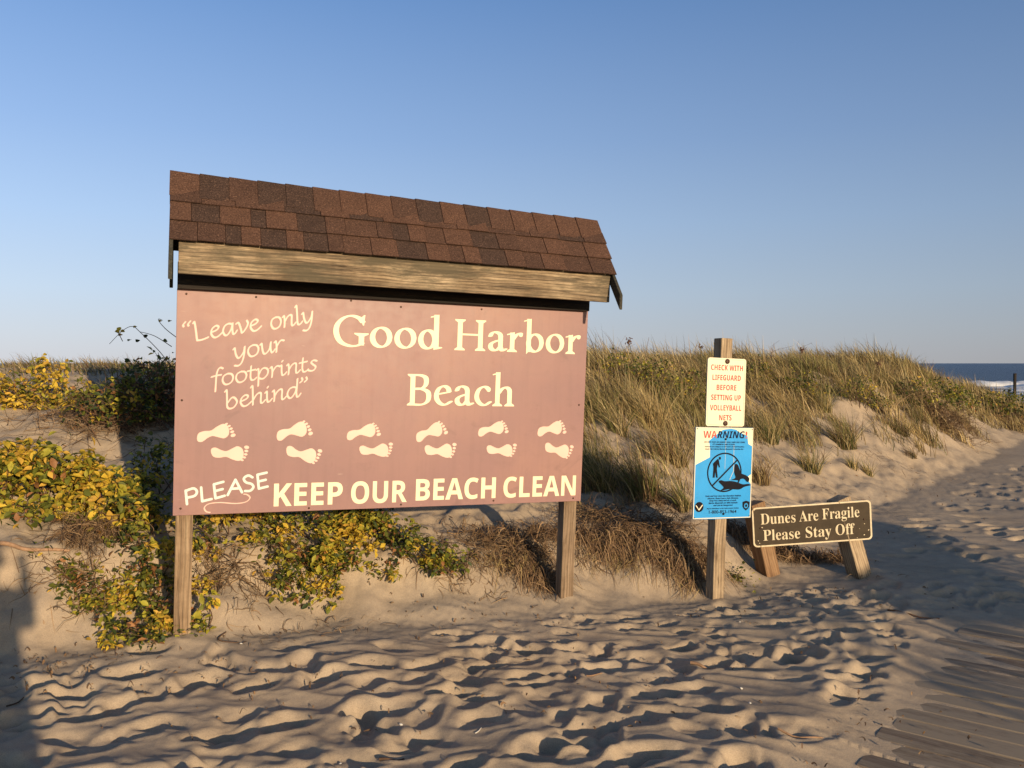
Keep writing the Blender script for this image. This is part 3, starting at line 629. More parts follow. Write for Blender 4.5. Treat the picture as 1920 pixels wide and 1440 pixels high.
# ------------------------------------------------------------------ post with the two bolted signs
def notice_post():
    S = empty('sign_post', label='square wooden post carrying a cream notice above a blue warning notice', cat='sign post')
    place(S, (1.408, 5.668, .509), .36, -.01, .040)
    box('post', -.044, .045, .0085, .0975, -.80, 1.21, M['post_pale'], S, .004)
    C = bpy.data.objects.new('cream_notice', None)
    w_ = plate('notice_plate', rrect(-.152, .152, .618, 1.075, .018), -.0016, .008, M['white'], S, M['steel'], label='cream notice with red capitals about volleyball nets'); bpy.data.objects.remove(C)
    y = -.0022; z0 = .618
    out = rrect(-.143, .143, z0+.009, z0+.448, .014); inn = rrect(-.1412, .1412, z0+.0108, z0+.4462, .0125)
    flat(w_, 'border_line', [out], M['steel'], y, [inn])
    for s, a, b, v in (('CHECK WITH', -.126, .127, .375), ('LIFEGUARD', -.112, .112, .308), ('BEFORE', -.077, .079, .242), ('SETTING UP', -.117, .118, .175), ('VOLLEYBALL', -.124, .124, .106), ('NETS', -.049, .049, .040)):
        lettering(w_, s, 'sansb', a, b, z0+v, .036, M['red'], y, .002, spacing=1.04)
    for v in (.436, .020): disc(w_, 'bolt', (0, z0+v), .017, y, M['rust'], .008)
    b_ = plate('notice_plate', [(-.2285, 0), (-.05, -.004), (.2285, 0), (.2285, .61), (-.2285, .61)], -.0012, .0074, M['blue'], S, M['steel'], label='blue warning notice with torn cream patches and a barred circle')
    y = -.0019; y2 = -.0027; y3 = -.0034
    flat(b_, 'faded_patch', [[(-.2275, .609), (.048, .603), (-.015, .595), (-.076, .554), (-.122, .521), (-.112, .462), (-.111, .411), (-.2275, .356)]], M['white'], y)
    flat(b_, 'faded_patch', [[(.048, .603), (.088, .597), (.123, .576), (.181, .557), (.191, .5), (.2275, .483), (.2275, .609), (-.02, .609)]], M['white'], y)
    flat(b_, 'faded_patch', [[(.2275, .299), (.2, .282), (.188, .271), (.206, .246), (.2275, .222)]], M['white'], y)
    edge = rrect(-.2275, .2275, .001, .609, .004); flat(b_, 'rim', [edge], M['white'], y2-.0001, [rrect(-.222, .222, .0065, .6035, .004)])
    lettering(b_, 'WA', 'sansb', -.168, -.062, .539, .047, M['red'], y2, -.004)
    lettering(b_, 'RNING', 'sansbi', -.058, .160, .539, .047, M['navy'], y2, 0)
    lettering(b_, '!', 'sansbi', .166, .180, .539, .047, M['red'], y2, 0)
    for s, a, b, v, h in (('DO NOT FEED OR HARASS SEALS AND SEA LIONS', -.159, .164, .507, .0095), ("IT'S HARMFUL AND ILLEGAL.", -.094, .087, .492, .0095),
                          ('Violators are Subject to Civil and Criminal Penalties', -.153, .159, .477, .009), ('Under the Federal Marine Mammal Protection Act.', -.150, .154, .461, .009),
                          ('Seals and Sea Lions Use Shoreline Habitat.', -.136, .148, .146, .0105), ('Observe Them From a Safe Distance.', -.118, .128, .130, .0105), ('Keep Pets Away and on a Leash.', -.103, .111, .115, .0105),
                          ('Marine Mammals are Wild Animals', -.109, .120, .099, .0105), ('and Can be Dangerous!', -.071, .082, .083, .0105), ('Report Violations to the Enforcement Hotline:', -.122, .133, .064, .0075)):
        lettering(b_, s, 'sansbi', a, b, v, h, M['navy'], y2, 0)
    lettering(b_, '1-800-853-1964', 'plain', -.104, .113, .034, .021, M['ink'], y2, .008)
    ring = ell((.0075, .309), .137, .133, 0, 48)
    flat(b_, 'barred_circle', [ring]+[], M['ink'], y2, [ell((.0075, .309), .127, .123, 0, 48)])
    flat(b_, 'bar', [[(-.091, .222), (-.084, .2145), (.107, .386), (.100, .3935)]], M['ink'], y3)
    flat(b_, 'figure_icon', [[(-.050, .400), (-.042, .396), (-.030, .344), (-.038, .341), (-.049, .366), (-.054, .333), (-.045, .274), (-.058, .274), (-.066, .318), (-.069, .274), (-.084, .274), (-.081, .34), (-.086, .368)], ell((-.033, .404), .0085, .010)], M['ink'], y3)
    flat(b_, 'seal_icon', [spline([(-.037, .248), (-.017, .257), (.011, .25), (.062, .251), (.108, .243), (.155, .228), (.201, .230), (.220, .220), (.172, .211), (.132, .193), (.086, .194), (.041, .195), (-.021, .186), (.004, .205), (-.011, .224)], 3, True)], M['ink'], y3-.0003)
    flat(b_, 'seal_icon', [spline([(.088, .362), (.111, .36), (.132, .319), (.144, .3), (.176, .29), (.206, .27), (.203, .246), (.189, .244), (.165, .264), (.136, .262), (.12, .243), (.114, .255), (.062, .258), (.096, .272), (.084, .31)], 3, True)], M['ink'], y3-.0006)
    # round gull emblem and shield badge
    flat(b_, 'round_emblem', [ell((-.182, .080), .034, .034, 0, 24)], M['ink'], y2)
    flat(b_, 'emblem_gull', [[(-.211, .090), (-.204, .092), (-.184, .066), (-.158, .096), (-.153, .092), (-.182, .056)]], M['white'], y3)
    flat(b_, 'shield_badge', [[(.160, .108), (.189, .116), (.217, .108), (.216, .076), (.205, .061), (.189, .049), (.172, .061), (.161, .076)]], M['ink'], y2)
    flat(b_, 'badge_seal', [ell((.189, .082), .016, .017, 0, 20)], M['blue'], y3, [ell((.189, .082), .009, .010, 0, 16)])
    flat(b_, 'wrinkle', [[(.0095, .585), (.0085, .33), (.0100, .33), (.0115, .585)], [(.0745, .50), (.0785, .32), (.0815, .32), (.0765, .50)], [(.0785, .32), (.050, .262), (.052, .260), (.0815, .32)]], M['white'], y2+.0002)
    for c in ((.007, .532), (.009, .030)): disc(b_, 'bolt', c, .0075, y3, M['ink'], .005, 10)
    for c in ((-.217, .600), (.218, .600), (-.217, .009), (.217, .012)): disc(b_, 'screw', c, .0035, y3, M['ink'], .002, 8)
notice_post()

# ------------------------------------------------------------------ low brown sign on two leaning stubs
def dunes_sign():
    S = empty('dunes_sign', label='low brown sign with pale rounded border on two leaning wooden stubs', cat='sign')
    k = 6.22/6.448; p = Vector((2.2998, 6.448, .1741-EYE))*k; p.z += EYE
    place(S, p, .017, .031, -.066); W = .457*k; H = .305*k
    pl = plate('sign_plate', rrect(-W, W, 0, H, .030), -.004, .008, M['routed'], S, M['routed'])
    # face inset with a dented right-hand edge
    flat(pl, 'sign_face', [rrect(-W+.011, W-.012, .011, H-.011, .024)], M['brown'], -.0048)
    y = -.0058
    for s, a, b, v in (('Dunes', -.395, -.128, .174), ('Are', -.100, .047, .176), ('Fragile', .078, .363, .181), ('Please', -.381, -.099, .048), ('Stay', -.055, .142, .049), ('Off', .175, .322, .053)):
        lettering(pl, s, 'serif', a*k, b*k, v*k, .082*k, M['routed'], y, -.004, .01)
    for c in ((.399*k, .160*k), (-.398*k, .146*k)): disc(pl, 'screw', c, .007, y+.001, M['rust'], .004, 10)
    for x, z, r in ((.40, .125, .004), (.395, .04, .006), (-.42, .05, .005), (-.41, .03, .004), (.34, .02, .004), (.43, .075, .006), (-.385, .15, .006), (.36, .09, .003)):
        flat(pl, 'chip', [ell((x*k, z*k), r, r*.6, x*9, 7)], M['routed'], y)
    for bx, by, tx, m, lb in ((-.30, -.62, -.40, 'post_red', 'reddish wooden stub under the left half of the sign'), (.375, -.62, .235, 'post_pale', 'pale wooden stub under the right end of the sign')):
        lean = math.atan2(bx-tx, .62); L = .96
        o = box('post', -.062, .062, -.062, .062, -.30, .655, M[m], S, .006, jit=.003, label=lb)
        o.matrix_local = Matrix.Translation((bx, .075, -.33)) @ Matrix.Rotation(-lean, 4, 'Y') @ Matrix.Rotation(rad(22), 4, 'Z')
dunes_sign()

# ------------------------------------------------------------------ boardwalk half buried in sand
def boardwalk():
    ang = math.atan2(BB[1], BB[0]); S = empty('boardwalk', (BO[0], BO[1], PLANK_Z), (0, 0, ang), label='grey brown plank boardwalk half buried in drifted sand', cat='boardwalk')
    base = []
    for v in range(4):
        V = []; Fq = []; xs = np.linspace(0, 3.3, 5)
        rr = random.Random(v); 
        for i, x in enumerate(xs):
            dz = rr.uniform(-.002, .002); dy = rr.uniform(-.0015, .0015)
            V += [(x, -.069+dy, -.035), (x, .069+dy, -.035), (x, .069+dy, -.003+dz), (x, .064+dy, dz), (x, -.064+dy, dz), (x, -.069+dy, -.003+dz)]
        for i in range(4):
            for j in range(6): Fq.append((i*6+j, i*6+(j+1) % 6, i*6+6+(j+1) % 6, i*6+6+j))
        me = npmesh('plank', V, Fq, [M['plank']]); base.append(me)
    for k in range(-14, 17):
        o = link('plank', base[k % 4], S); o.location = (random.uniform(-.04, .04), (k+.5)*PW, random.uniform(-.004, .004)); o.rotation_euler = (random.uniform(-.03, .03), 0, random.uniform(-.004, .004))
boardwalk()

# ------------------------------------------------------------------ grass
GREEN = [(.11, .12, .03), (.15, .15, .042), (.20, .18, .06), (.055, .065, .022)]
STRAW = [(.44, .33, .15), (.52, .41, .21), (.36, .26, .11), (.28, .20, .08)]
BROWN = [(.15, .088, .045), (.22, .14, .075), (.10, .06, .035), (.28, .185, .10)]
def blades(base, hgt, lean_dir, lean, width, cols, segs=4, curve=1.6):
    """ribbons: base (n,3), hgt (n,), lean_dir (n,) azimuth, lean (n,) horizontal reach / height"""
    n = len(base); s = np.linspace(0, 1, segs+1)
    reach = (hgt*lean)[:, None]*s[None]**curve; up = hgt[:, None]*(s[None]-.35*np.clip(lean, 0, 1.6)[:, None]*s[None]**2.4)
    P = base[:, None]+np.stack([np.cos(lean_dir)[:, None]*reach, np.sin(lean_dir)[:, None]*reach, up], -1)
    wa = RNG.uniform(0, pi, n); wv = np.stack([np.cos(wa), np.sin(wa), wa*0], -1)[:, None]*(width[:, None]*(1-s[None]**1.5*.92))[..., None]*.5
    A = P-wv; B = P+wv; V = np.stack([A, B], 2).reshape(n, -1, 3); m = 2*(segs+1)
    q = np.array([[2*i, 2*i+1, 2*i+3, 2*i+2] for i in range(segs)]); Fq = (np.arange(n)[:, None, None]*m+q[None]).reshape(-1, 4)
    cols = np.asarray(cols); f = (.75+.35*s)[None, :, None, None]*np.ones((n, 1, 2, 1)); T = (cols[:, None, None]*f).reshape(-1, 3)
    return V.reshape(-1, 3), Fq, T
def pick(pal, n, p=None):
    c = np.array(pal)[RNG.choice(len(pal), n, p=p)]*.88; return c*RNG.uniform(.75, 1.3, (n, 1))
WIND = rad(172)
def tuft_mesh(n, H, spread, pal, lean=.55, w=.006, jitter=.6, wind=WIND):
    r = spread*np.sqrt(RNG.random(n)); a = RNG.uniform(0, 2*pi, n); base = np.stack([r*np.cos(a), r*np.sin(a), -.03*np.ones(n)], 1)
    mixd = np.where(RNG.random(n) < .72, wind+RNG.normal(0, jitter, n), a)
    return blades(base, H*RNG.uniform(.45, 1.1, n), mixd, np.abs(RNG.normal(lean, .28, n)), w*RNG.uniform(.6, 1.3, n), pick(pal, n))
# the dense field along the crest, past counting
def field(name, label, n, test, H, pal_fn, w=.007, cl=22, wmean=.75):
    X = []; tot = 0
    while tot < n:
        th = RNG.uniform(-.72, .75, n*2); r = 5+RNG.random(n*2)**.8*24; x = r*np.sin(th); y = r*np.cos(th); k = test(x, y); X.append(np.stack([x[k], y[k]], 1)); tot += k.sum()
    X = np.concatenate(X)[:n]; nC = n//cl
    # clump the blades about centres
    cen = X[:nC]; idx = RNG.integers(0, nC, n); P = cen[idx]+RNG.normal(0, .06, (n, 2))*(1+.05*np.hypot(*cen[idx].T))[:, None]; cH = RNG.uniform(.45, 1.3, nC)[idx]; cW = RNG.normal(0, .55, nC)[idx]
    z = ground_xy(P[:, 0], P[:, 1]); base = np.column_stack([P, z-.02]); d = np.hypot(P[:, 0], P[:, 1])
    hh = H*RNG.uniform(.4, 1.05, n)*cH*(.85+.35*perlin(P[:, 0]*.9, P[:, 1]*.9, 51)); ww = w*RNG.uniform(.6, 1.2, n)*(.7+d/14)
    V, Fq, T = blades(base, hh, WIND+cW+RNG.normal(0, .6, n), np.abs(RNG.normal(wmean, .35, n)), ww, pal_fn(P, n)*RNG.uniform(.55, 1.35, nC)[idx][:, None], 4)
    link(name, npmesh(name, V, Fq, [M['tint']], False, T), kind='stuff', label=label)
def pal_mix(P, n):
    g = np.clip(.24+1.1*perlin(P[:, 0]*.7, P[:, 1]*.7, 61)+.5*perlin(P[:, 0]*2.5, P[:, 1]*2.5, 62), 0, 1)[:, None]*(RNG.random((n, 1))*.5+.6)
    g = np.clip(g, 0, 1); c = pick(GREEN, n)*g*1.15+pick(STRAW, n)*(1-g)
    br = RNG.random(n) < .12; c[br] = pick(BROWN, int(br.sum())); return c
def dens(x, y):
    t = foot_t(x, y); p = perlin(x*.75, y*.75, 52)+.5*perlin(x*2.2, y*2.2, 53)
    th = np.interp(x, [-3, 1, 4, 7, 10], [2.3, 2.4, 1.75, 1.15, .9])
    return (t > th+1.1*p) & (p+.4*RNG.random(len(x)) > -.42) & (t < 13)
field('dune_grass', 'dense green and straw coloured beach grass along the dune crest', 105000, lambda x, y: dens(x, y) & (x > -.2), .60, pal_mix)
def pal_slope(P, n):
    c = pick(STRAW+BROWN[:2], n); g = RNG.random(n) < .28; c[g] = pick(GREEN, int(g.sum())); return c
def slope_test(x, y):
    t = foot_t(x, y); p = perlin(x*1.1, y*1.1, 57)+.6*perlin(x*3, y*3, 58)
    return (t > np.interp(x, [.3, 2, 4, 6], [.85, 1.2, 1.3, .9])) & (t < 3.2) & (x > .3) & (x < 9) & (p > .22-.25*sm(1.2, 2.6, t))
field('slope_grass', 'sparse straw and brown grass scattered down the open dune slope', 13000, slope_test, .42, pal_slope, .0055, 55, .6)
def pal_left(P, n):
    c = pick(STRAW+BROWN, n)*.85; g = RNG.random(n) < .25; c[g] = pick(GREEN, int(g.sum())); return c
field('dry_grass', 'brown dry grass on the flat dune top at the left', 30000, lambda x, y: (foot_t(x, y) > 3.2) & (x < -.5) & (foot_t(x, y) < 16), .24, pal_left)
# single tufts on the open slope
def tuft(px, py, n_, H_, spread, pal, label, lean=.55, w=.007, wind=WIND, name='grass_tuft', cat='grass tuft', group='grass tufts on the sand slope', jitter=.6):
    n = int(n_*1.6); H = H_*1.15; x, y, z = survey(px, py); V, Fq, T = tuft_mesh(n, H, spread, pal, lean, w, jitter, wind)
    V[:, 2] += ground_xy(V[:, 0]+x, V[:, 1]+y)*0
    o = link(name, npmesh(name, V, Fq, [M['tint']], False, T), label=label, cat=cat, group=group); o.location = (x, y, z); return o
TUFTS = [
 (1135, 920, 190, .42, .10, GREEN+STRAW[:2], 'dark green grass tuft beside the lower right corner of the mauve panel'),
 (1108, 880, 130, .36, .09, GREEN+STRAW[:1], 'grass tuft touching the right edge of the mauve panel'),
 (1210, 935, 170, .46, .11, GREEN[:3]+BROWN[:2], 'tall brown and green grass tuft below the first clump of straw grass'),
 (1262, 870, 230, .44, .14, STRAW+BROWN[:2]+GREEN[:1], 'leaning straw coloured tuft just left of the blue warning notice'),
 (1285, 955, 80, .30, .05, GREEN[:2]+STRAW[:2], 'thin spiky grass tuft at the lower left corner of the blue notice'),
 (1160, 815, 120, .40, .08, STRAW+GREEN[:1], 'pale straw tuft up the slope right of the panel'),
 (1225, 800, 180, .50, .12, STRAW, 'bushy pale tuft high on the slope between panel and cream notice'),
 (1275, 770, 170, .48, .12, GREEN+STRAW, 'green tuft directly left of the cream notice'),
 (1425, 905, 150, .32, .10, STRAW+BROWN, 'dry tuft to the right of the blue notice'),
 (1440, 830, 180, .42, .13, GREEN+STRAW[:2], 'wide green tuft at the right side of the blue notice'),
 (1500, 800, 110, .30, .08, STRAW+BROWN[:2], 'small brown tuft above the middle of the brown dunes sign'),
 (1520, 885, 160, .34, .11, GREEN+STRAW, 'spreading green tuft above the brown dunes sign'),
 (1585, 840, 260, .50, .15, GREEN+STRAW+BROWN[:2], 'large mixed tuft at the foot of the crest grass'),
 (1600, 880, 70, .22, .06, GREEN[:2]+STRAW, 'low tuft with arching blades lowest on the bare slope'),
 (1630, 890, 60, .24, .05, GREEN[:2]+STRAW, 'single arching tuft at the right end of the bare slope'),
 (1690, 815, 190, .32, .12, BROWN+GREEN[:2], 'brown tuft left of the tangled dead shrub'),
 (1545, 770, 160, .42, .12, STRAW+GREEN, 'upright straw tuft just under the crest'),
 (1710, 860, 60, .20, .08, BROWN+GREEN[:1], 'small sprawling tuft in front of the dead shrub'),
 (1865, 770, 160, .35, .14, BROWN+GREEN[:1], 'reddish dry tuft at the far right dune edge'),
 (1340, 790, 160, .50, .12, GREEN+STRAW, 'tall tuft rising behind the cream notice'),
 (1120, 780, 120, .42, .10, STRAW+GREEN, 'straw tuft behind the upper right edge of the panel')]
for T_ in TUFTS: tuft(*T_)

# ------------------------------------------------------------------ dead thatch that hangs down the little scarp
def thatch(px, py, n, L, spread, label, pal=BROWN, w=.0055, down=-pi/2, group='mats of dead grass on the scarp', name='dead_grass_mat', cat='dead grass', jit=.85, lift=.075):
    x0, y0, z0 = survey(px, py); seg = 5; s = np.linspace(0, 1, seg+1)
    bx = x0+RNG.normal(0, spread, n); by = y0+RNG.normal(0, spread*.5, n); a = down+RNG.normal(0, jit, n); ln = L*RNG.uniform(.3, 1.1, n)
    bend = RNG.normal(0, 1.3, n); an = a[:, None]+bend[:, None]*s[None]
    dx = np.cumsum(np.cos(an)*ln[:, None]/seg, 1)-np.cos(an[:, :1])*ln[:, None]/seg; dy = np.cumsum(np.sin(an)*ln[:, None]/seg, 1)-np.sin(an[:, :1])*ln[:, None]/seg
    X = bx[:, None]+dx; Y = by[:, None]+dy; Z = ground_xy(X.ravel(), Y.ravel()).reshape(X.shape)+.004+lift*RNG.random((n, 1))*np.sin(pi*np.clip(s, 0, .95))[None]*RNG.uniform(.2, 1.6, (n, 1))
    P = np.stack([X, Y, Z], -1); wa = an+pi/2; wd = (w*RNG.uniform(.5, 1.3, n))[:, None]*(1-.8*s**2)[None]*.5
    wv = np.stack([np.cos(wa)*wd, np.sin(wa)*wd, wd*RNG.normal(0, .6, (n, 1))], -1)
    V = np.stack([P-wv, P+wv], 2).reshape(-1, 3)-[x0, y0, z0]; m = 2*(seg+1)
    q = np.array([[2*i, 2*i+1, 2*i+3, 2*i+2] for i in range(seg)]); Fq = (np.arange(n)[:, None, None]*m+q[None]).reshape(-1, 4)
    T = np.repeat(pick(pal, n), m, 0)
    o = link(name, npmesh(name, V, Fq, [M['dead']], False, T), label=label, cat=cat, group=group); o.location = (x0, y0, z0); return o
MATS = [
 (945, 1010, 420, .22, .12, 'mat of dead grass under the bottom edge of the panel left of the grey post'),
 (1010, 1085, 420, .22, .08, 'matted dead grass at the foot of the grey post on its left'),
 (1030, 1000, 300, .24, .09, 'dead grass hanging in the shadow just left of the grey post'),
 (1110, 1010, 620, .30, .10, 'thick fringe of dead grass immediately right of the grey post'),
 (1180, 1010, 620, .26, .11, 'fringe of dead grass midway between grey post and notice post'),
 (1255, 1020, 620, .32, .10, 'deep brown fringe of dead grass left of the notice post'),
 (1300, 1050, 420, .26, .06, 'dead grass drooping against the left of the notice post'),
 (1385, 1000, 480, .28, .08, 'dead grass between the notice post and the reddish stub'),
 (1480, 1040, 520, .24, .10, 'tangle of dead grass under the brown dunes sign right of the reddish stub'),
 (1560, 1050, 300, .22, .08, 'dead grass in front of the pale stub'),
 (1240, 940, 260, .26, .14, 'loose dead grass lying in the shadow above the scarp')]
for a in MATS: thatch(a[0], a[1], int(a[2]*1.0), a[3]*.9, a[4]*1.15, a[5])
MORE = [(1150, 1050, 260, .22, .12, 'loose straw low on the bank right of the grey post'), (960, 1060, 260, .20, .12, 'loose dead straw low on the bank between the small shrub and the grey post'), (1290, 1090, 200, .2, .05, 'short dead straw at the foot of the notice post'), (1090, 960, 220, .2, .12, 'dry straw above the scarp just right of the grey post')]
for a in MORE: thatch(*a, pal=BROWN+STRAW[2:], w=.004, jit=1.4)
# looser scatter of straw and twigs, past counting
def litter(name, label, spots, pal, w=.004):
    acc = Acc()
    for (px, py, n, L, sp) in spots:
        o = thatch(px, py, n, L, sp, None, pal, w, RNG.uniform(0, 2*pi), None, 'tmp', None, 1.6, .02)
        a = np.empty(len(o.data.vertices)*3); o.data.vertices.foreach_get('co', a); f = np.empty(len(o.data.polygons)*4, int); o.data.polygons.foreach_get('vertices', f)
        acc.add(a.reshape(-1, 3)+np.array(o.location), f.reshape(-1, 4), np.repeat(pick(pal, n), 12, 0)); me = o.data; bpy.data.objects.remove(o); bpy.data.meshes.remove(me)
    link(name, acc.mesh(name, [M['dead']]), kind='stuff', label=label)
litter('dry_litter', 'scattered straw and twigs on the slope', [(1150, 960, 120, .16, .25), (1200, 860, 160, .18, .35), (1430, 950, 160, .16, .25), (1500, 900, 120, .16, .4), (1250, 780, 160, .2, .5), (1650, 860, 160, .18, .5),
  (900, 1000, 160, .14, .18), (840, 1080, 110, .14, .14), (930, 1110, 60, .12, .15), (1750, 800, 200, .2, .5), (1850, 790, 160, .2, .6), (1640, 1080, 50, .10, .12), (150, 960, 120, .16, .25), (120, 1080, 60, .14, .2), (440, 1190, 70, .1, .2),
  (250, 780, 200, .2, .4), (80, 790, 160, .2, .4), (620, 1180, 50, .1, .15), (200, 1240, 60, .08, .3)], BROWN)
litter('sand_specks', 'small dark bits of debris strewn over the sand', [(300, 1260, 90, .03, .5), (700, 1300, 80, .03, .7), (1200, 1250, 90, .03, .8), (1500, 1130, 90, .03, .5), (1700, 1000, 90, .04, .9), (1500, 1350, 60, .03, .5), (100, 1250, 60, .03, .3), (900, 1160, 60, .03, .4), (1750, 920, 60, .05, 1.)], BROWN[:3], .008)

# ------------------------------------------------------------------ leafy shrubs
def leaf_meshes():
    out = []
    for m in LM:
        for k in range(2):
            L = 1.0; W = (.62, .5)[k]
            V = [(0, 0, 0), (-.30*W, .22, .06), (.30*W, .22, .06), (-.5*W, .5, .10), (0, .5, -.02), (.5*W, .5, .10), (-.33*W, .8, .04), (.33*W, .8, .04), (0, .8, -.06), (0, 1.02, -.16), (0, .22, 0)]
            Fc = [(0, 10, 1, 1), (0, 2, 10, 10), (1, 10, 4, 3), (10, 2, 5, 4), (3, 4, 8, 6), (4, 5, 7, 8), (6, 8, 9, 9), (8, 7, 9, 9)]
            me = bpy.data.meshes.new('leaf'); me.from_pydata(V, [], [tuple(dict.fromkeys(f)) for f in Fc]); me.materials.append(m)
            for p in me.polygons: p.use_smooth = True
            out.append(me)
    return out
LEAVES = leaf_meshes()
def shrub(name, label, cat, blobs, n, pal, size=.042, single=0, nstem=26, group=None, droop=.2, twig=.0035, base_px=None, stuffy=1.0):
    """blobs: (px, py, lift, rx, ry, rz) leafy masses resting on the ground; pal: weights of LM"""
    B = []
    for (px, py, lift, rx, ry, rz) in blobs:
        x, y, z = survey(px, py); B.append((x, y, z+lift, rx, ry, rz))
    bx, by, bz = (B[0][0], B[0][1], B[0][2]-blobs[0][2]); O = np.array([bx, by, bz])
    root = empty(name, (bx, by, bz), label=label, cat=cat, group=group)
    # stems: from the ground under each mass outward to its skin
    acc = Acc(); tips = []
    vol = np.array([b[3]*b[4]+b[3]*b[5] for b in B]); vol /= vol.sum()
    for i in range(nstem):
        b = B[RNG.choice(len(B), p=vol)]; a = RNG.uniform(0, 2*pi); e = RNG.uniform(-.1, 1.35)
        tip = np.array([b[0]+b[3]*math.cos(a)*math.cos(e), b[1]+b[4]*math.sin(a)*math.cos(e), b[2]+b[5]*math.sin(e)])
        st = np.array([b[0]+RNG.normal(0, b[3]*.35), b[1]+RNG.normal(0, b[4]*.3), 0]); st[2] = gz(st[0], st[1])-.03
        tip[2] = max(tip[2], gz(tip[0], tip[1])+.02)
        mid = (st+tip)/2+RNG.normal(0, .05, 3)+[0, 0, .06]; s = np.linspace(0, 1, 8)[:, None]; P = (1-s)**2*st+2*s*(1-s)*mid+s*s*tip
        P += np.cumsum(RNG.normal(0, .006, P.shape), 0); V, Fq = tube_arrays(P-O, twig*1.3, twig*.5, 4); acc.add(V, Fq); tips.append(P)
        for q in range(2):
            k = RNG.integers(3, 7); d = RNG.normal(0, 1, 3); d[2] = abs(d[2]); d /= np.linalg.norm(d); Q = P[k]+np.linspace(0, 1, 5)[:, None]*d*RNG.uniform(.06, .16)
            V, Fq = tube_arrays(Q-O, twig*.6, twig*.3, 3); acc.add(V, Fq); tips.append(Q)
    link('stems', acc.mesh('stems', [M['stem']], True), root, kind='stuff')
    # leaves along the twigs and over the mass
    Lf = []; pw = np.array(pal, float); pw /= pw.sum()
    lump = RNG.uniform(0, 100)
    while len(Lf) < n:
        if RNG.random() < .45:
            P = tips[RNG.integers(len(tips))]; c = P[RNG.integers(len(P)//2, len(P))]+RNG.normal(0, .022, 3)
        else:
            b = B[RNG.choice(len(B), p=vol)]; d = RNG.normal(0, 1, 3); d /= np.linalg.norm(d); rr = RNG.uniform(.55, 1.04)
            if perlin(np.array([d[0]*2+lump]), np.array([d[1]*2+d[2]*1.7]), 81)[0] < -.22: continue
            c = np.array([b[0]+d[0]*b[3]*rr, b[1]+d[1]*b[4]*rr, b[2]+abs(d[2])*b[5]*rr])
        g = gz(c[0], c[1])
        if c[2] < g+.012: c[2] = g+.012+.03*RNG.random()
        Lf.append(c)
    Lf = np.array(Lf)
    # colour by clump: some sprays yellow, some green
    cl = perlin(Lf[:, 0]*4.5+lump, Lf[:, 1]*3+Lf[:, 2]*5, 82)*.8+RNG.normal(0, .28, n); order = np.argsort(np.argsort(cl))/n; cum = np.cumsum(pw); ci = np.searchsorted(cum, order*.9999)
    sz = size*RNG.uniform(.42, 1.3, n)
    front = np.argsort(np.hypot(Lf[:, 0], Lf[:, 1])-.5*Lf[:, 2]-2*sz); singles = set(front[:single].tolist())
    rest = {}
    for i in range(n):
        az = RNG.uniform(0, 2*pi); tilt = RNG.normal(droop*-1, .55); rollv = RNG.normal(0, .7)
        R_ = Matrix.Rotation(az, 4, 'Z') @ Matrix.Rotation(tilt, 4, 'X') @ Matrix.Rotation(rollv, 4, 'Y')
        k = ci[i]*2+int(RNG.integers(2))
        if i in singles:
            o = bpy.data.objects.new('leaf', LEAVES[k]); COL.objects.link(o); o.parent = root
            o.matrix_local = Matrix.Translation(Vector(Lf[i]-O)) @ R_ @ Matrix.Scale(float(sz[i]), 4)
        else: rest.setdefault(k, []).append((np.array(R_.to_3x3())*sz[i], Lf[i]-O))
    if rest:
        VV = []; FF = []; mi = []; off = 0
        for k, L in rest.items():
            me = LEAVES[k]; v = np.array([q.co for q in me.vertices]); me.calc_loop_triangles(); f = np.array([t.vertices for t in me.loop_triangles])
            for R3, c in L: VV.append(v@R3.T+c); FF.append(f+off); off += len(v); mi += [k//2]*len(f)
        link('leaves', npmesh('leaves', np.concatenate(VV), np.concatenate(FF), LM, True, None, mi), root, kind='stuff')
    return root
Yw = (.34, .16, .26, .17, .04, .03); Mx = (.20, .12, .30, .26, .06, .06); Gr = (.05, .04, .22, .40, .24, .05); Rs = (.1, .16, .12, .1, .1, .42)
shrub('yellow_shrub', 'big sunlit shrub of bright yellow leaves at the left edge', 'shrub', [(110, 945, .08, .42, .26, .27), (30, 930, .10, .38, .24, .27), (190, 955, .07, .32, .22, .22), (225, 990, .03, .3, .2, .2), (60, 975, .0, .34, .2, .14)], 3400, Yw, .060, 290, 60)
shrub('green_shrub', 'olive and green leafy shrub spilling down behind the tan post', 'shrub', [(250, 965, .05, .22, .18, .20), (290, 1000, .02, .2, .14, .16), (300, 910, .05, .3, .2, .28), (240, 1030, .0, .16, .12, .12)], 1300, Gr, .042, 120, 20)
shrub('low_shrub', 'low shrub around the foot of the tan post', 'shrub', [(255, 1150, .00, .20, .12, .10), (325, 1195, .0, .22, .08, .10), (180, 1160, .0, .16, .08, .09), (290, 1130, .0, .2, .1, .18), (150, 1130, .0, .14, .08, .08), (300, 1060, .0, .18, .1, .16), (235, 1210, 0, .2, .07, .07), (270, 1090, .02, .16, .12, .10), (230, 1190, 0, .16, .07, .07)], 2000, (.12, .12, .24, .28, .14, .10), .040, 240, 22)
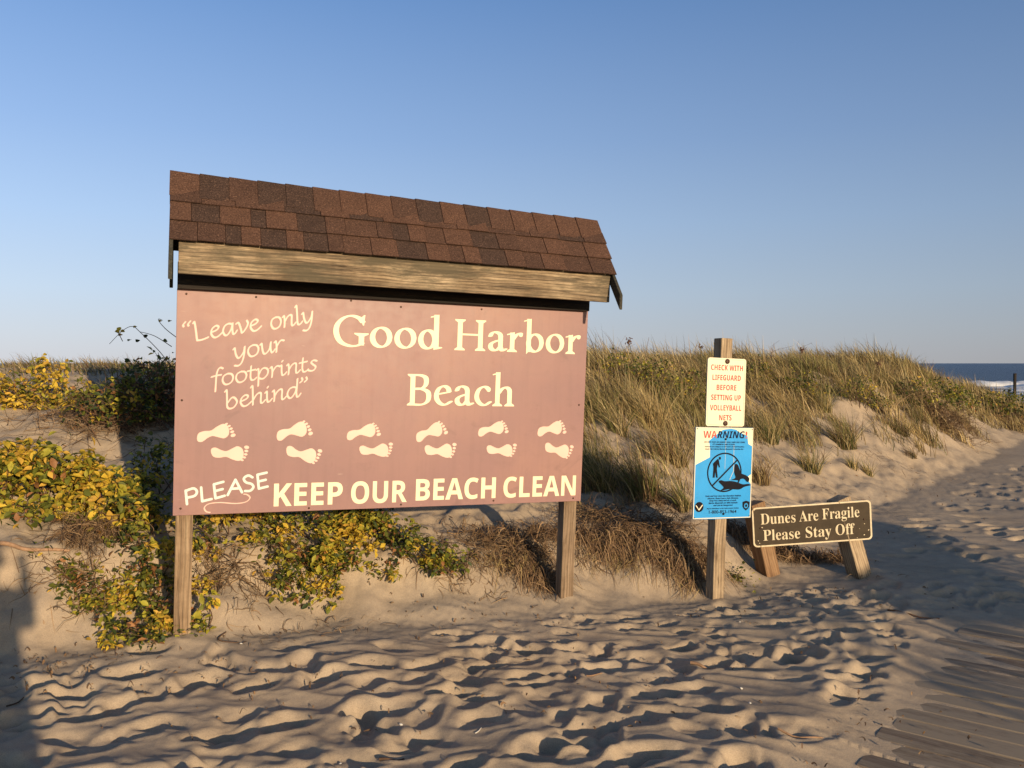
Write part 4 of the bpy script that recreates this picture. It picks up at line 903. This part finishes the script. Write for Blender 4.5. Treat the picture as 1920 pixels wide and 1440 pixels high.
shrub('centre_shrub', 'yellow and green shrub under the left half of the mauve panel', 'shrub', [(590, 1010, .04, .32, .20, .16), (550, 1080, .01, .22, .14, .14), (660, 1040, .01, .20, .14, .14), (590, 1140, .0, .17, .09, .08), (545, 1120, .0, .16, .09, .10), (500, 985, .04, .26, .18, .16), (440, 960, .06, .3, .2, .2), (500, 1030, .0, .2, .14, .12), (690, 1000, .03, .2, .14, .14), (600, 1075, .02, .24, .12, .16), (640, 975, .05, .26, .18, .16), (580, 1095, .0, .2, .1, .1), (620, 1070, .0, .2, .12, .12)], 4600, Mx, .043, 290, 34)
shrub('right_shrub', 'small rounded green shrub alone on the sand below the middle of the panel', 'shrub', [(790, 1050, .02, .16, .12, .14), (830, 1080, .0, .15, .10, .13), (720, 1090, .0, .12, .08, .08), (745, 1020, .02, .14, .10, .08), (700, 1000, .03, .14, .10, .1)], 1400, (.10, .06, .24, .38, .16, .06), .040, 260, 18)
shrub('post_shrub', 'sparse yellow shrub just right of the tan post', 'shrub', [(390, 1050, .02, .13, .12, .2), (400, 990, .04, .24, .16, .16), (375, 1110, .0, .10, .08, .10), (365, 1180, .0, .10, .07, .08)], 800, Yw, .042, 200, 16)
shrub('upper_shrub', 'pale yellow shrub standing on the sand ridge at upper left', 'shrub', [(95, 758, .05, .28, .2, .36), (140, 765, .0, .34, .24, .16), (60, 765, .0, .26, .2, .14)], 900, (.30, .2, .28, .16, .03, .06), .052, 120, 34)
shrub('edge_shrub', 'small yellow shrub cut by the left edge above the sand patch', 'shrub', [(15, 762, .02, .36, .25, .24)], 420, (.40, .24, .2, .1, .0, .06), .052, 60, 18)
shrub('shaded_shrub', 'dark twiggy shrub in the shadow left of the mauve panel', 'shrub', [(290, 780, .02, .50, .40, .46), (230, 790, .0, .45, .35, .36), (340, 770, .05, .5, .4, .46)], 2600, (.02, .03, .16, .40, .28, .14), .048, 200, 150, twig=.005)
shrub('rose_shrub', 'dark green shrub on the crest near the sea horizon', 'shrub', [(1735, 770, .1, .75, .5, .5), (1790, 765, .0, .5, .4, .4)], 1500, (.02, .02, .2, .46, .28, .04), .055, 0, 60)
for gx_, gy_, lb_ in ((1290, 735, 'dark green leafy clump just left of the cream notice'), (1225, 712, 'dark leafy clump in the crest grass midway from panel to notice post'), (1160, 700, 'small dark leafy clump in the crest grass near the panel'),
                      (1500, 725, 'dark leafy clump in the crest grass above the brown sign'), (1610, 735, 'leafy clump in the crest grass between the brown sign and the crest shrub'), (1420, 700, 'leafy clump high in the crest grass right of the notice post'), (1850, 745, 'green leafy clump near the right end of the crest')):
    shrub('goldenrod', lb_, 'plant', [(gx_, gy_+25, .12, .30, .25, .32), (gx_+30, gy_+35, .05, .25, .2, .2)], 620, (.05, .04, .2, .42, .27, .02), .038, 0, 34, 'dark leafy clumps in the crest grass')
shrub('far_shrub', 'green shrub at the right edge below the surf', 'shrub', [(1905, 800, .3, .9, .6, .55)], 900, (.0, .02, .2, .4, .36, .06), .07, 0, 30)
shrub('small_plant', 'small green leafy sprig at the foot of the notice post', 'plant', [(1385, 1095, .01, .09, .05, .05)], 90, (0, 0, .25, .6, .2, 0), .028, 90, 10, twig=.0015)
shrub('leaf_sprig', 'single dark green sprig on bare sand left of the tan post', 'plant', [(64, 1048, .01, .03, .02, .02)], 14, (0, 0, 0, .7, .3, 0), .03, 14, 4, twig=.0015)

# dead twiggy shrubs
def twig_shrub(name, label, px, py, n, L, spread, lift=.0, col=BROWN, down=None, hang=.0, r=.003):
    x, y, z = survey(px, py); O = np.array([x, y, z]); acc = Acc()
    for i in range(n):
        st = np.array([x+RNG.normal(0, spread), y+RNG.normal(0, spread*.6), 0]); st[2] = gz(st[0], st[1])+lift*RNG.random()
        a = RNG.uniform(0, 2*pi) if down is None else down+RNG.normal(0, .9); d = np.array([math.cos(a), math.sin(a), RNG.uniform(.1, 1.2)-hang]); d /= np.linalg.norm(d)
        P = [st]; 
        for k in range(7):
            d = d+RNG.normal(0, .28, 3)-[0, 0, .12+hang*.2]; d /= np.linalg.norm(d); q = P[-1]+d*L*RNG.uniform(.6, 1.2)/7; q[2] = max(q[2], gz(q[0], q[1])+.003); P.append(q)
        V, Fq = tube_arrays(np.array(P)-O, r, r*.35, 3); acc.add(V, Fq, pick(col, 1)[0]*.8)
        for b in range(2):
            k = RNG.integers(2, 6); d2 = d+RNG.normal(0, .7, 3); d2 /= np.linalg.norm(d2); Q = [P[k]]
            for j in range(3):
                q = Q[-1]+d2*L*.09+RNG.normal(0, .006, 3); q[2] = max(q[2], gz(q[0], q[1])+.002); Q.append(q)
            V, Fq = tube_arrays(np.array(Q)-O, r*.5, r*.25, 3); acc.add(V, Fq, pick(col, 1)[0]*.8)
    o = link(name, acc.mesh(name, [M['dead']]), label=label, cat='dead shrub'); o.location = O
twig_shrub('dead_shrub', 'round tangled brown dead shrub on the slope at the right', 1770, 800, 420, .42, .24, .25, r=.004)
twig_shrub('dead_shrub', 'spidery reddish dead vine to the right of the tan post', 430, 1075, 130, .24, .14, .04, down=-pi/2, hang=.4)
twig_shrub('dead_shrub', 'brown twigs hanging in front of the yellow leaves left of the tan post', 170, 1010, 170, .24, .10, .12, down=-pi/2, hang=.3)
twig_shrub('dead_shrub', 'bare twigs lying over the sand left of the low shrub', 170, 1110, 90, .26, .10, .02, down=pi, hang=.3)
twig_shrub('dead_shrub', 'reddish creeping vine across the top of the left sand patch', 190, 800, 200, .4, .30, .04, hang=.2)
twig_shrub('dead_shrub', 'thin brown twigs on the sand right of the small rounded shrub', 880, 1040, 90, .22, .10, .02, hang=.3)
twig_shrub('dead_shrub', 'twiggy dead plant hanging over the bank left of the grey post', 985, 1040, 120, .26, .12, .08, hang=.3)
twig_shrub('dead_shrub', 'twiggy dead plant on the lip of the bank right of the grey post', 1130, 985, 130, .26, .14, .10, hang=.1)
twig_shrub('dead_shrub', 'twiggy dead plant on the bank left of the notice post', 1235, 1000, 130, .26, .12, .10, hang=.2)
twig_shrub('dead_shrub', 'dark dead twigs at the far right dune edge', 1900, 800, 160, .5, .35, .1, r=.005)
# bare root jutting from the scarp at the left
def root_branch():
    pts = [survey(-40, 1022), survey(20, 1024), survey(60, 1030), survey(110, 1034), survey(140, 1042)]
    P = np.array([(x, y-.06, z+.02+.01*math.sin(i*2)) for i, (x, y, z) in enumerate(pts)]); s = np.array(spline(P, 6)); O = P[2].copy()
    V, Fq = tube_arrays(s-O, .016, .008, 8); o = link('bare_root', npmesh('bare_root', V, Fq, [M['root']], True), label='bare pale root running out of the sand at the left edge', cat='root'); o.location = O
root_branch()
def vine_loop():
    # thin arching shoot against the sky beside the panel
    x, y, z = survey(300, 770); root = empty('vine_shoot', (x, y, z), label='thin leafy shoot arching against the sky beside the panel', cat='vine')
    def at(px, py, yy):
        X = (px-960)/FPX; Z = (720-py)/FPX; c, s = math.cos(PITCH), math.sin(PITCH); d = np.array([X, c+Z*s, -s+Z*c]); return d*(yy/d[1])+[0, 0, EYE]
    for pts in ([(330, 700), (300, 660), (262, 622), (248, 612), (230, 620), (205, 645)], [(330, 632), (312, 618), (300, 605), (297, 598), (304, 600)], [(322, 650), (290, 630), (262, 622)], [(230, 640), (222, 625), (216, 622)]):
        P = np.array(spline([at(a, b, y-.1) for a, b in pts], 5)); V, Fq = tube_arrays(P-[x, y, z], .0035, .002, 4); link('stem', npmesh('stem', V, Fq, [M['stem']]), root)
    for px, py, m, ang in ((250, 615, 1, .3), (268, 628, 8, 2.2), (254, 636, 8, 2.6), (298, 604, 2, .2), (316, 604, 2, .1), (215, 622, 0, 1.2), (222, 630, 2, .4), (218, 615, 0, 2.), (225, 622, 1, 1.), (240, 640, 6, 0), (305, 640, 6, 1)):
        o = bpy.data.objects.new('leaf', LEAVES[m]); COL.objects.link(o); o.parent = root
        o.matrix_local = Matrix.Translation(Vector(at(px, py, y-.1)-[x, y, z])) @ Matrix.Rotation(ang, 4, 'Y') @ Matrix.Rotation(.4, 4, 'X') @ Matrix.Scale(.06, 4)
vine_loop()
# seed stalks that stand above the crest
STALKS = [(1445, 690, .42, 'tall bare branching stalk on the crest right of the notice post', 3), (1215, 668, .30, 'thin dark stalk with a seed head on the crest left of the notice post', 0), (1312, 672, .24, 'short rusty seed head left of the notice post top', 1),
          (1500, 690, .34, 'drooping dark seed head above the right part of the crest', 1), (1175, 665, .20, 'dark flower head sticking out of the crest near the panel', 1), (1690, 700, .30, 'thin straw stalk above the crest near the sea', 0), (1766, 705, .30, 'short stalk against the sea horizon', 0), (1645, 700, .22, 'low seed head on the crest left of the sea', 1)]
for px, py, H, lb, br in STALKS:
    x, y, z = survey(px, py+25); acc = Acc(); P = np.array([[0, 0, -.05], [.01, 0, H*.5], [.0, .01, H*.9], [.03, .0, H*.9+.2]])+0; P[:, 0] += RNG.normal(0, .02, 4)
    V, Fq = tube_arrays(np.array(spline(P, 4)), .005, .002, 4); acc.add(V, Fq, (.12, .07, .05))
    for k in range(br*2):
        b = P[2]+[0, 0, RNG.uniform(-.1, .2)]; V, Fq = tube_arrays([b, b+[RNG.normal(0, .06), 0, .08], b+[RNG.normal(0, .14), 0, .16]], .003, .0015, 3); acc.add(V, Fq, (.12, .07, .05))
    if br == 1:
        for k in range(26):
            c = P[3]+RNG.normal(0, .022, 3); V, Fq = tube_arrays([c, c+RNG.normal(0, .018, 3)], .007, .004, 4); acc.add(V, Fq, (.10, .05, .035))
    o = link('seed_stalk', acc.mesh('seed_stalk', [M['dead']]), label=lb, cat='stalk', group='stalks standing above the crest'); o.location = (x, y, z)

# ------------------------------------------------------------------ small things lying on the sand
def sgz(x, y):
    X = np.array([x]); Y = np.array([y]); h = base_h(X, Y)+micro(X, Y); return float(board_cover(X, Y, h)[0])
def stick(px, py, L, ang, r, m, label, bend=.1):
    x, y, z = survey(px, py); s = np.linspace(-.5, .5, 7); P = []
    for k in s:
        X = x+math.cos(ang)*L*k-math.sin(ang)*bend*L*(k*k*4); Y = y+math.sin(ang)*L*k+math.cos(ang)*bend*L*(k*k*4); P.append((X, Y, sgz(X, Y)))
    P = np.array(P); P[:, 2] = np.convolve(np.pad(P[:, 2], 1, 'edge'), [.3, .4, .3], 'valid')+r*1.2; O = P[3].copy(); V, Fq = tube_arrays(P-O, r, r*.6, 6)
    o = link('driftwood_stick', npmesh('driftwood_stick', V, Fq, [m], True), label=label, cat='stick', group='sticks lying on the sand'); o.location = O
stick(1318, 1258, .13, -.5, .009, M['root'], 'short reddish stick in the middle of the trampled sand', .02)
stick(1710, 1152, .30, -.65, .006, M['stem'], 'thin dark stick near the top of the boardwalk')
stick(1500, 1375, .18, -.4, .005, M['root'], 'pale thin stick on the sand by the lower boardwalk edge')
stick(1115, 1275, .08, .1, .004, M['root'], 'tiny straw coloured stick below the notice post')
stick(1640, 1170, .10, .8, .003, M['shell'], 'tiny pale straw standing near the boardwalk top')
stick(410, 1205, .16, -.8, .004, M['stem'], 'curved dark twig right of the low shrub', .5)
stick(735, 1430, .10, .3, .006, M['stem'], 'reddish twig at the bottom of the sand')
stick(470, 1262, .09, -.9, .003, M['root'], 'fine pale twig on the sand below the tan post', .3)
stick(900, 1370, .07, 1.2, .0025, M['shell'], 'fine white straw in the lower sand hollows')
stick(30, 1310, .08, 1.0, .004, M['stem'], 'dark twig in the shadow at the lower left')
def shell(px, py, r, label):
    x, y, z = survey(px, py); z = sgz(x, y); V = []; n = 9
    for i, (q, h) in enumerate(((1, 0), (.85, .3), (.5, .5), (.05, .56))): V += [(r*q*math.cos(k*2*pi/n)*(1+.12*math.cos(3*k)), r*q*.75*math.sin(k*2*pi/n), r*h) for k in range(n)]
    Fq = [(i*n+j, i*n+(j+1) % n, (i+1)*n+(j+1) % n, (i+1)*n+j) for i in range(3) for j in range(n)]
    o = link('shell_fragment', npmesh('shell_fragment', V, Fq, [M['shell']], True), label=label, cat='shell', group='white shell bits on the sand'); o.location = (x, y, z+.001); o.rotation_euler = (RNG.normal(0, .3), RNG.normal(0, .3), RNG.uniform(0, 6))
for px, py, r, lb in ((452, 1210, .010, 'white shell bit on smooth sand right of the low shrub'), (638, 1432, .009, 'white shell bit at the bottom left of the sand'), (752, 1363, .009, 'white shell bit in a hollow left of centre'), (1390, 1295, .010, 'white shell bit in the hollow below the notice post'),
                      (1406, 1324, .008, 'white shell bit a little below the largest hollow'), (1387, 1170, .007, 'tiny shell bit straight below the notice post'), (1190, 1425, .012, 'orange tinted shell bit at the bottom centre'), (296, 1318, .007, 'tiny shell bit below the tan post')):
    shell(px, py, r, lb)
def beach_post():
    y = 34.; x = (1903-960)/FPX*y; g = gz(x, y); ztop = EYE-(700-681)/FPX*y; o = box('beach_post', -.045, .045, -.045, .045, min(g, -1.0)-EYE*0-.3, ztop, M['dark'], None, .01, label='dark thin post standing against the surf at the right edge', cat='post'); o.location = (x, y, 0)
beach_post()

# ------------------------------------------------------------------ behind the viewer: a person and an added leafy shadow caster, for the two big shadows
def rear_shade_caster():
    """added leaf mass, unseen behind the viewer on the right, shaped to shade a strip of the path"""
    sx, sy = .518, -.855; qx, qy = .855, .518; K = .187; S0 = 4.0  # unseen leaf mass added here, outlined to cast the wanted shadow strip
    O = np.array([6*qx+S0*sx, 6*qy+S0*sy, 0]); root = empty('shade_caster', O, label='added leafy shadow caster, unseen behind the viewer to the right of the path', cat='shrub')
    n1, n2 = 5200, 800; q = np.concatenate([RNG.uniform(5.0, 7.3, n1), RNG.uniform(3.9, 7.6, n2)]); s = S0+RNG.normal(0, .22, n1+n2)
    lo = (np.interp(q, [5, 5.4, 6.1, 7.3], [3.1, 2.8, 3.15, 4.9])+s)*K; hi = (np.interp(q, [5, 5.4, 6.1, 7.3], [3.3, 3.75, 4.3, 5.3])+s)*K
    z = lo+(hi-lo)*RNG.random(n1+n2); z[n1:] = (RNG.uniform(1.2, 4.6, n2)+s[n1:])*K*(.9+.2*perlin(q[n1:]*3, q[n1:]*0, 93)); n = n1+n2
    P = np.stack([q*qx+s*sx, q*qy+s*sy, z], 1)-O; me = LEAVES[8]; v = np.array([c.co for c in me.vertices]); me.calc_loop_triangles(); f = np.array([t.vertices for t in me.loop_triangles])
    e = RNG.uniform(0, 2*pi, (n, 3)); ca, cb = np.cos(e), np.sin(e); Z0 = np.zeros(n)
    Rz = np.stack([np.stack([ca[:, 0], -cb[:, 0], Z0], -1), np.stack([cb[:, 0], ca[:, 0], Z0], -1), np.stack([Z0, Z0, Z0+1], -1)], 1)
    Rx = np.stack([np.stack([Z0+1, Z0, Z0], -1), np.stack([Z0, ca[:, 1], -cb[:, 1]], -1), np.stack([Z0, cb[:, 1], ca[:, 1]], -1)], 1)
    VV = np.einsum('nij,kj->nki', (Rz@Rx)*.08, v)+P[:, None]; FF = f[None]+(np.arange(n)*len(v))[:, None, None]
    link('leaves', npmesh('leaves', VV.reshape(-1, 3), FF.reshape(-1, 3), [LM[4]], True), root, kind='stuff')
    acc = Acc()
    for i in range(46):
        j = RNG.integers(n1); tip = P[j]; st = np.array([tip[0]*.5, tip[1]*.5, 0]); V, Fq = tube_arrays([st, (st+tip)/2+RNG.normal(0, .08, 3), tip], .016, .006, 5); acc.add(V, Fq)
    link('stems', acc.mesh('stems', [M['stem']]), root, kind='stuff')
rear_shade_caster()
def photographer():
    """the person whose shadow lies along the lower left; stands just behind the lens"""
    root = empty('person', (0.12, -.42, 0), label='person in dark clothes standing behind the viewpoint holding up a phone', cat='person')
    J = dict(pel=(0, 0, .94, .145, .10), wa=(0, 0, 1.08, .135, .10), ch=(0, .02, 1.28, .16, .11), nk=(0, .03, 1.43, .055, .055), hd=(0, .07, 1.50, .075, .085), hd2=(0, .08, 1.60, .088, .10), hd3=(0, .07, 1.68, .055, .06),
             sl=(-.18, .02, 1.38, .06, .06), el=(-.21, .12, 1.18, .045, .045), wl=(-.10, .27, 1.44, .028, .028), sr=(.18, .02, 1.38, .06, .06), er=(.21, .12, 1.18, .045, .045), wr=(.10, .27, 1.44, .028, .028),
             hl=(-.10, 0, .86, .085, .09), kl=(-.12, .02, .49, .058, .062), al=(-.13, -.02, .10, .042, .045), tl=(-.14, .13, .035, .04, .03), hr=(.10, 0, .86, .085, .09), kr=(.12, .02, .49, .058, .062), ar=(.13, -.02, .10, .042, .045), tr=(.14, .13, .035, .04, .03))
    E = 'pel-wa wa-ch ch-nk nk-hd hd-hd2 hd2-hd3 ch-sl sl-el el-wl ch-sr sr-er er-wr pel-hl hl-kl kl-al al-tl pel-hr hr-kr kr-ar ar-tr'.split(); K = list(J)
    fing = []
    for sd, wn in ((-1, 'wl'), (1, 'wr')):
        wx, wy, wz = J[wn][:3]; J['p'+wn] = (wx*.86, wy+.03, wz+.045, .030, .018); E.append(f'{wn}-p{wn}')
    K = list(J); me = bpy.data.meshes.new('body'); me.from_pydata([J[k][:3] for k in K], [tuple(K.index(a) for a in e.split('-')) for e in E], [])
    o = link('body', me, root, plain('dark_clothes', (.05, .055, .08), .9, .2, .2)); sk = o.modifiers.new('skin', 'SKIN'); sk.use_smooth_shade = True
    if not me.skin_vertices: 
        o.data.attributes
    for i, k in enumerate(K):
        d = me.skin_vertices[0].data[i]; d.radius = J[k][3:5]; d.use_root = (i == 0)
    s = o.modifiers.new('s', 'SUBSURF'); s.levels = 2; s.render_levels = 2
    a = np.arange(20)*2*pi/20; V = []  # long flared coat, added to widen the shadow of the figure
    for z, rx, ry in ((1.30, .20, .15), (1.05, .21, .16), (.8, .25, .19), (.5, .27, .22), (.34, .28, .23), (.34, .26, .21)): V += [(rx*math.cos(k)*(1+.04*math.sin(5*k)), ry*math.sin(k)*(1+.04*math.sin(4*k)), z) for k in a]
    link('coat', npmesh('coat', V, [(i*20+j, i*20+(j+1) % 20, i*20+20+(j+1) % 20, i*20+20+j) for i in range(5) for j in range(20)], [me.materials[0]], True), root)
    skin = plain('skin', (.42, .25, .18), .55, .4, .05)
    for sd in (-1, 1):
        for f in range(4):
            b = np.array([sd*(.088-.004*f), .305+.004*f, 1.50-.018*f+.018]); P = [b, b+[-sd*.012, .018, .012], b+[-sd*.036, .010, .016], b+[-sd*.046, -.004, .014]]; V, Fq = tube_arrays(spline(P, 3), .0085, .007, 6); link('finger', npmesh('finger', V, Fq, [skin], True), root)
        b = np.array([sd*.085, .285, 1.475]); V, Fq = tube_arrays(spline([b, b+[-sd*.015, -.010, .018], b+[-sd*.035, -.006, .03]], 3), .011, .008, 6); link('thumb', npmesh('thumb', V, Fq, [skin], True), root)
try:
    photographer()
except Exception as ex:
    print('person failed', ex)
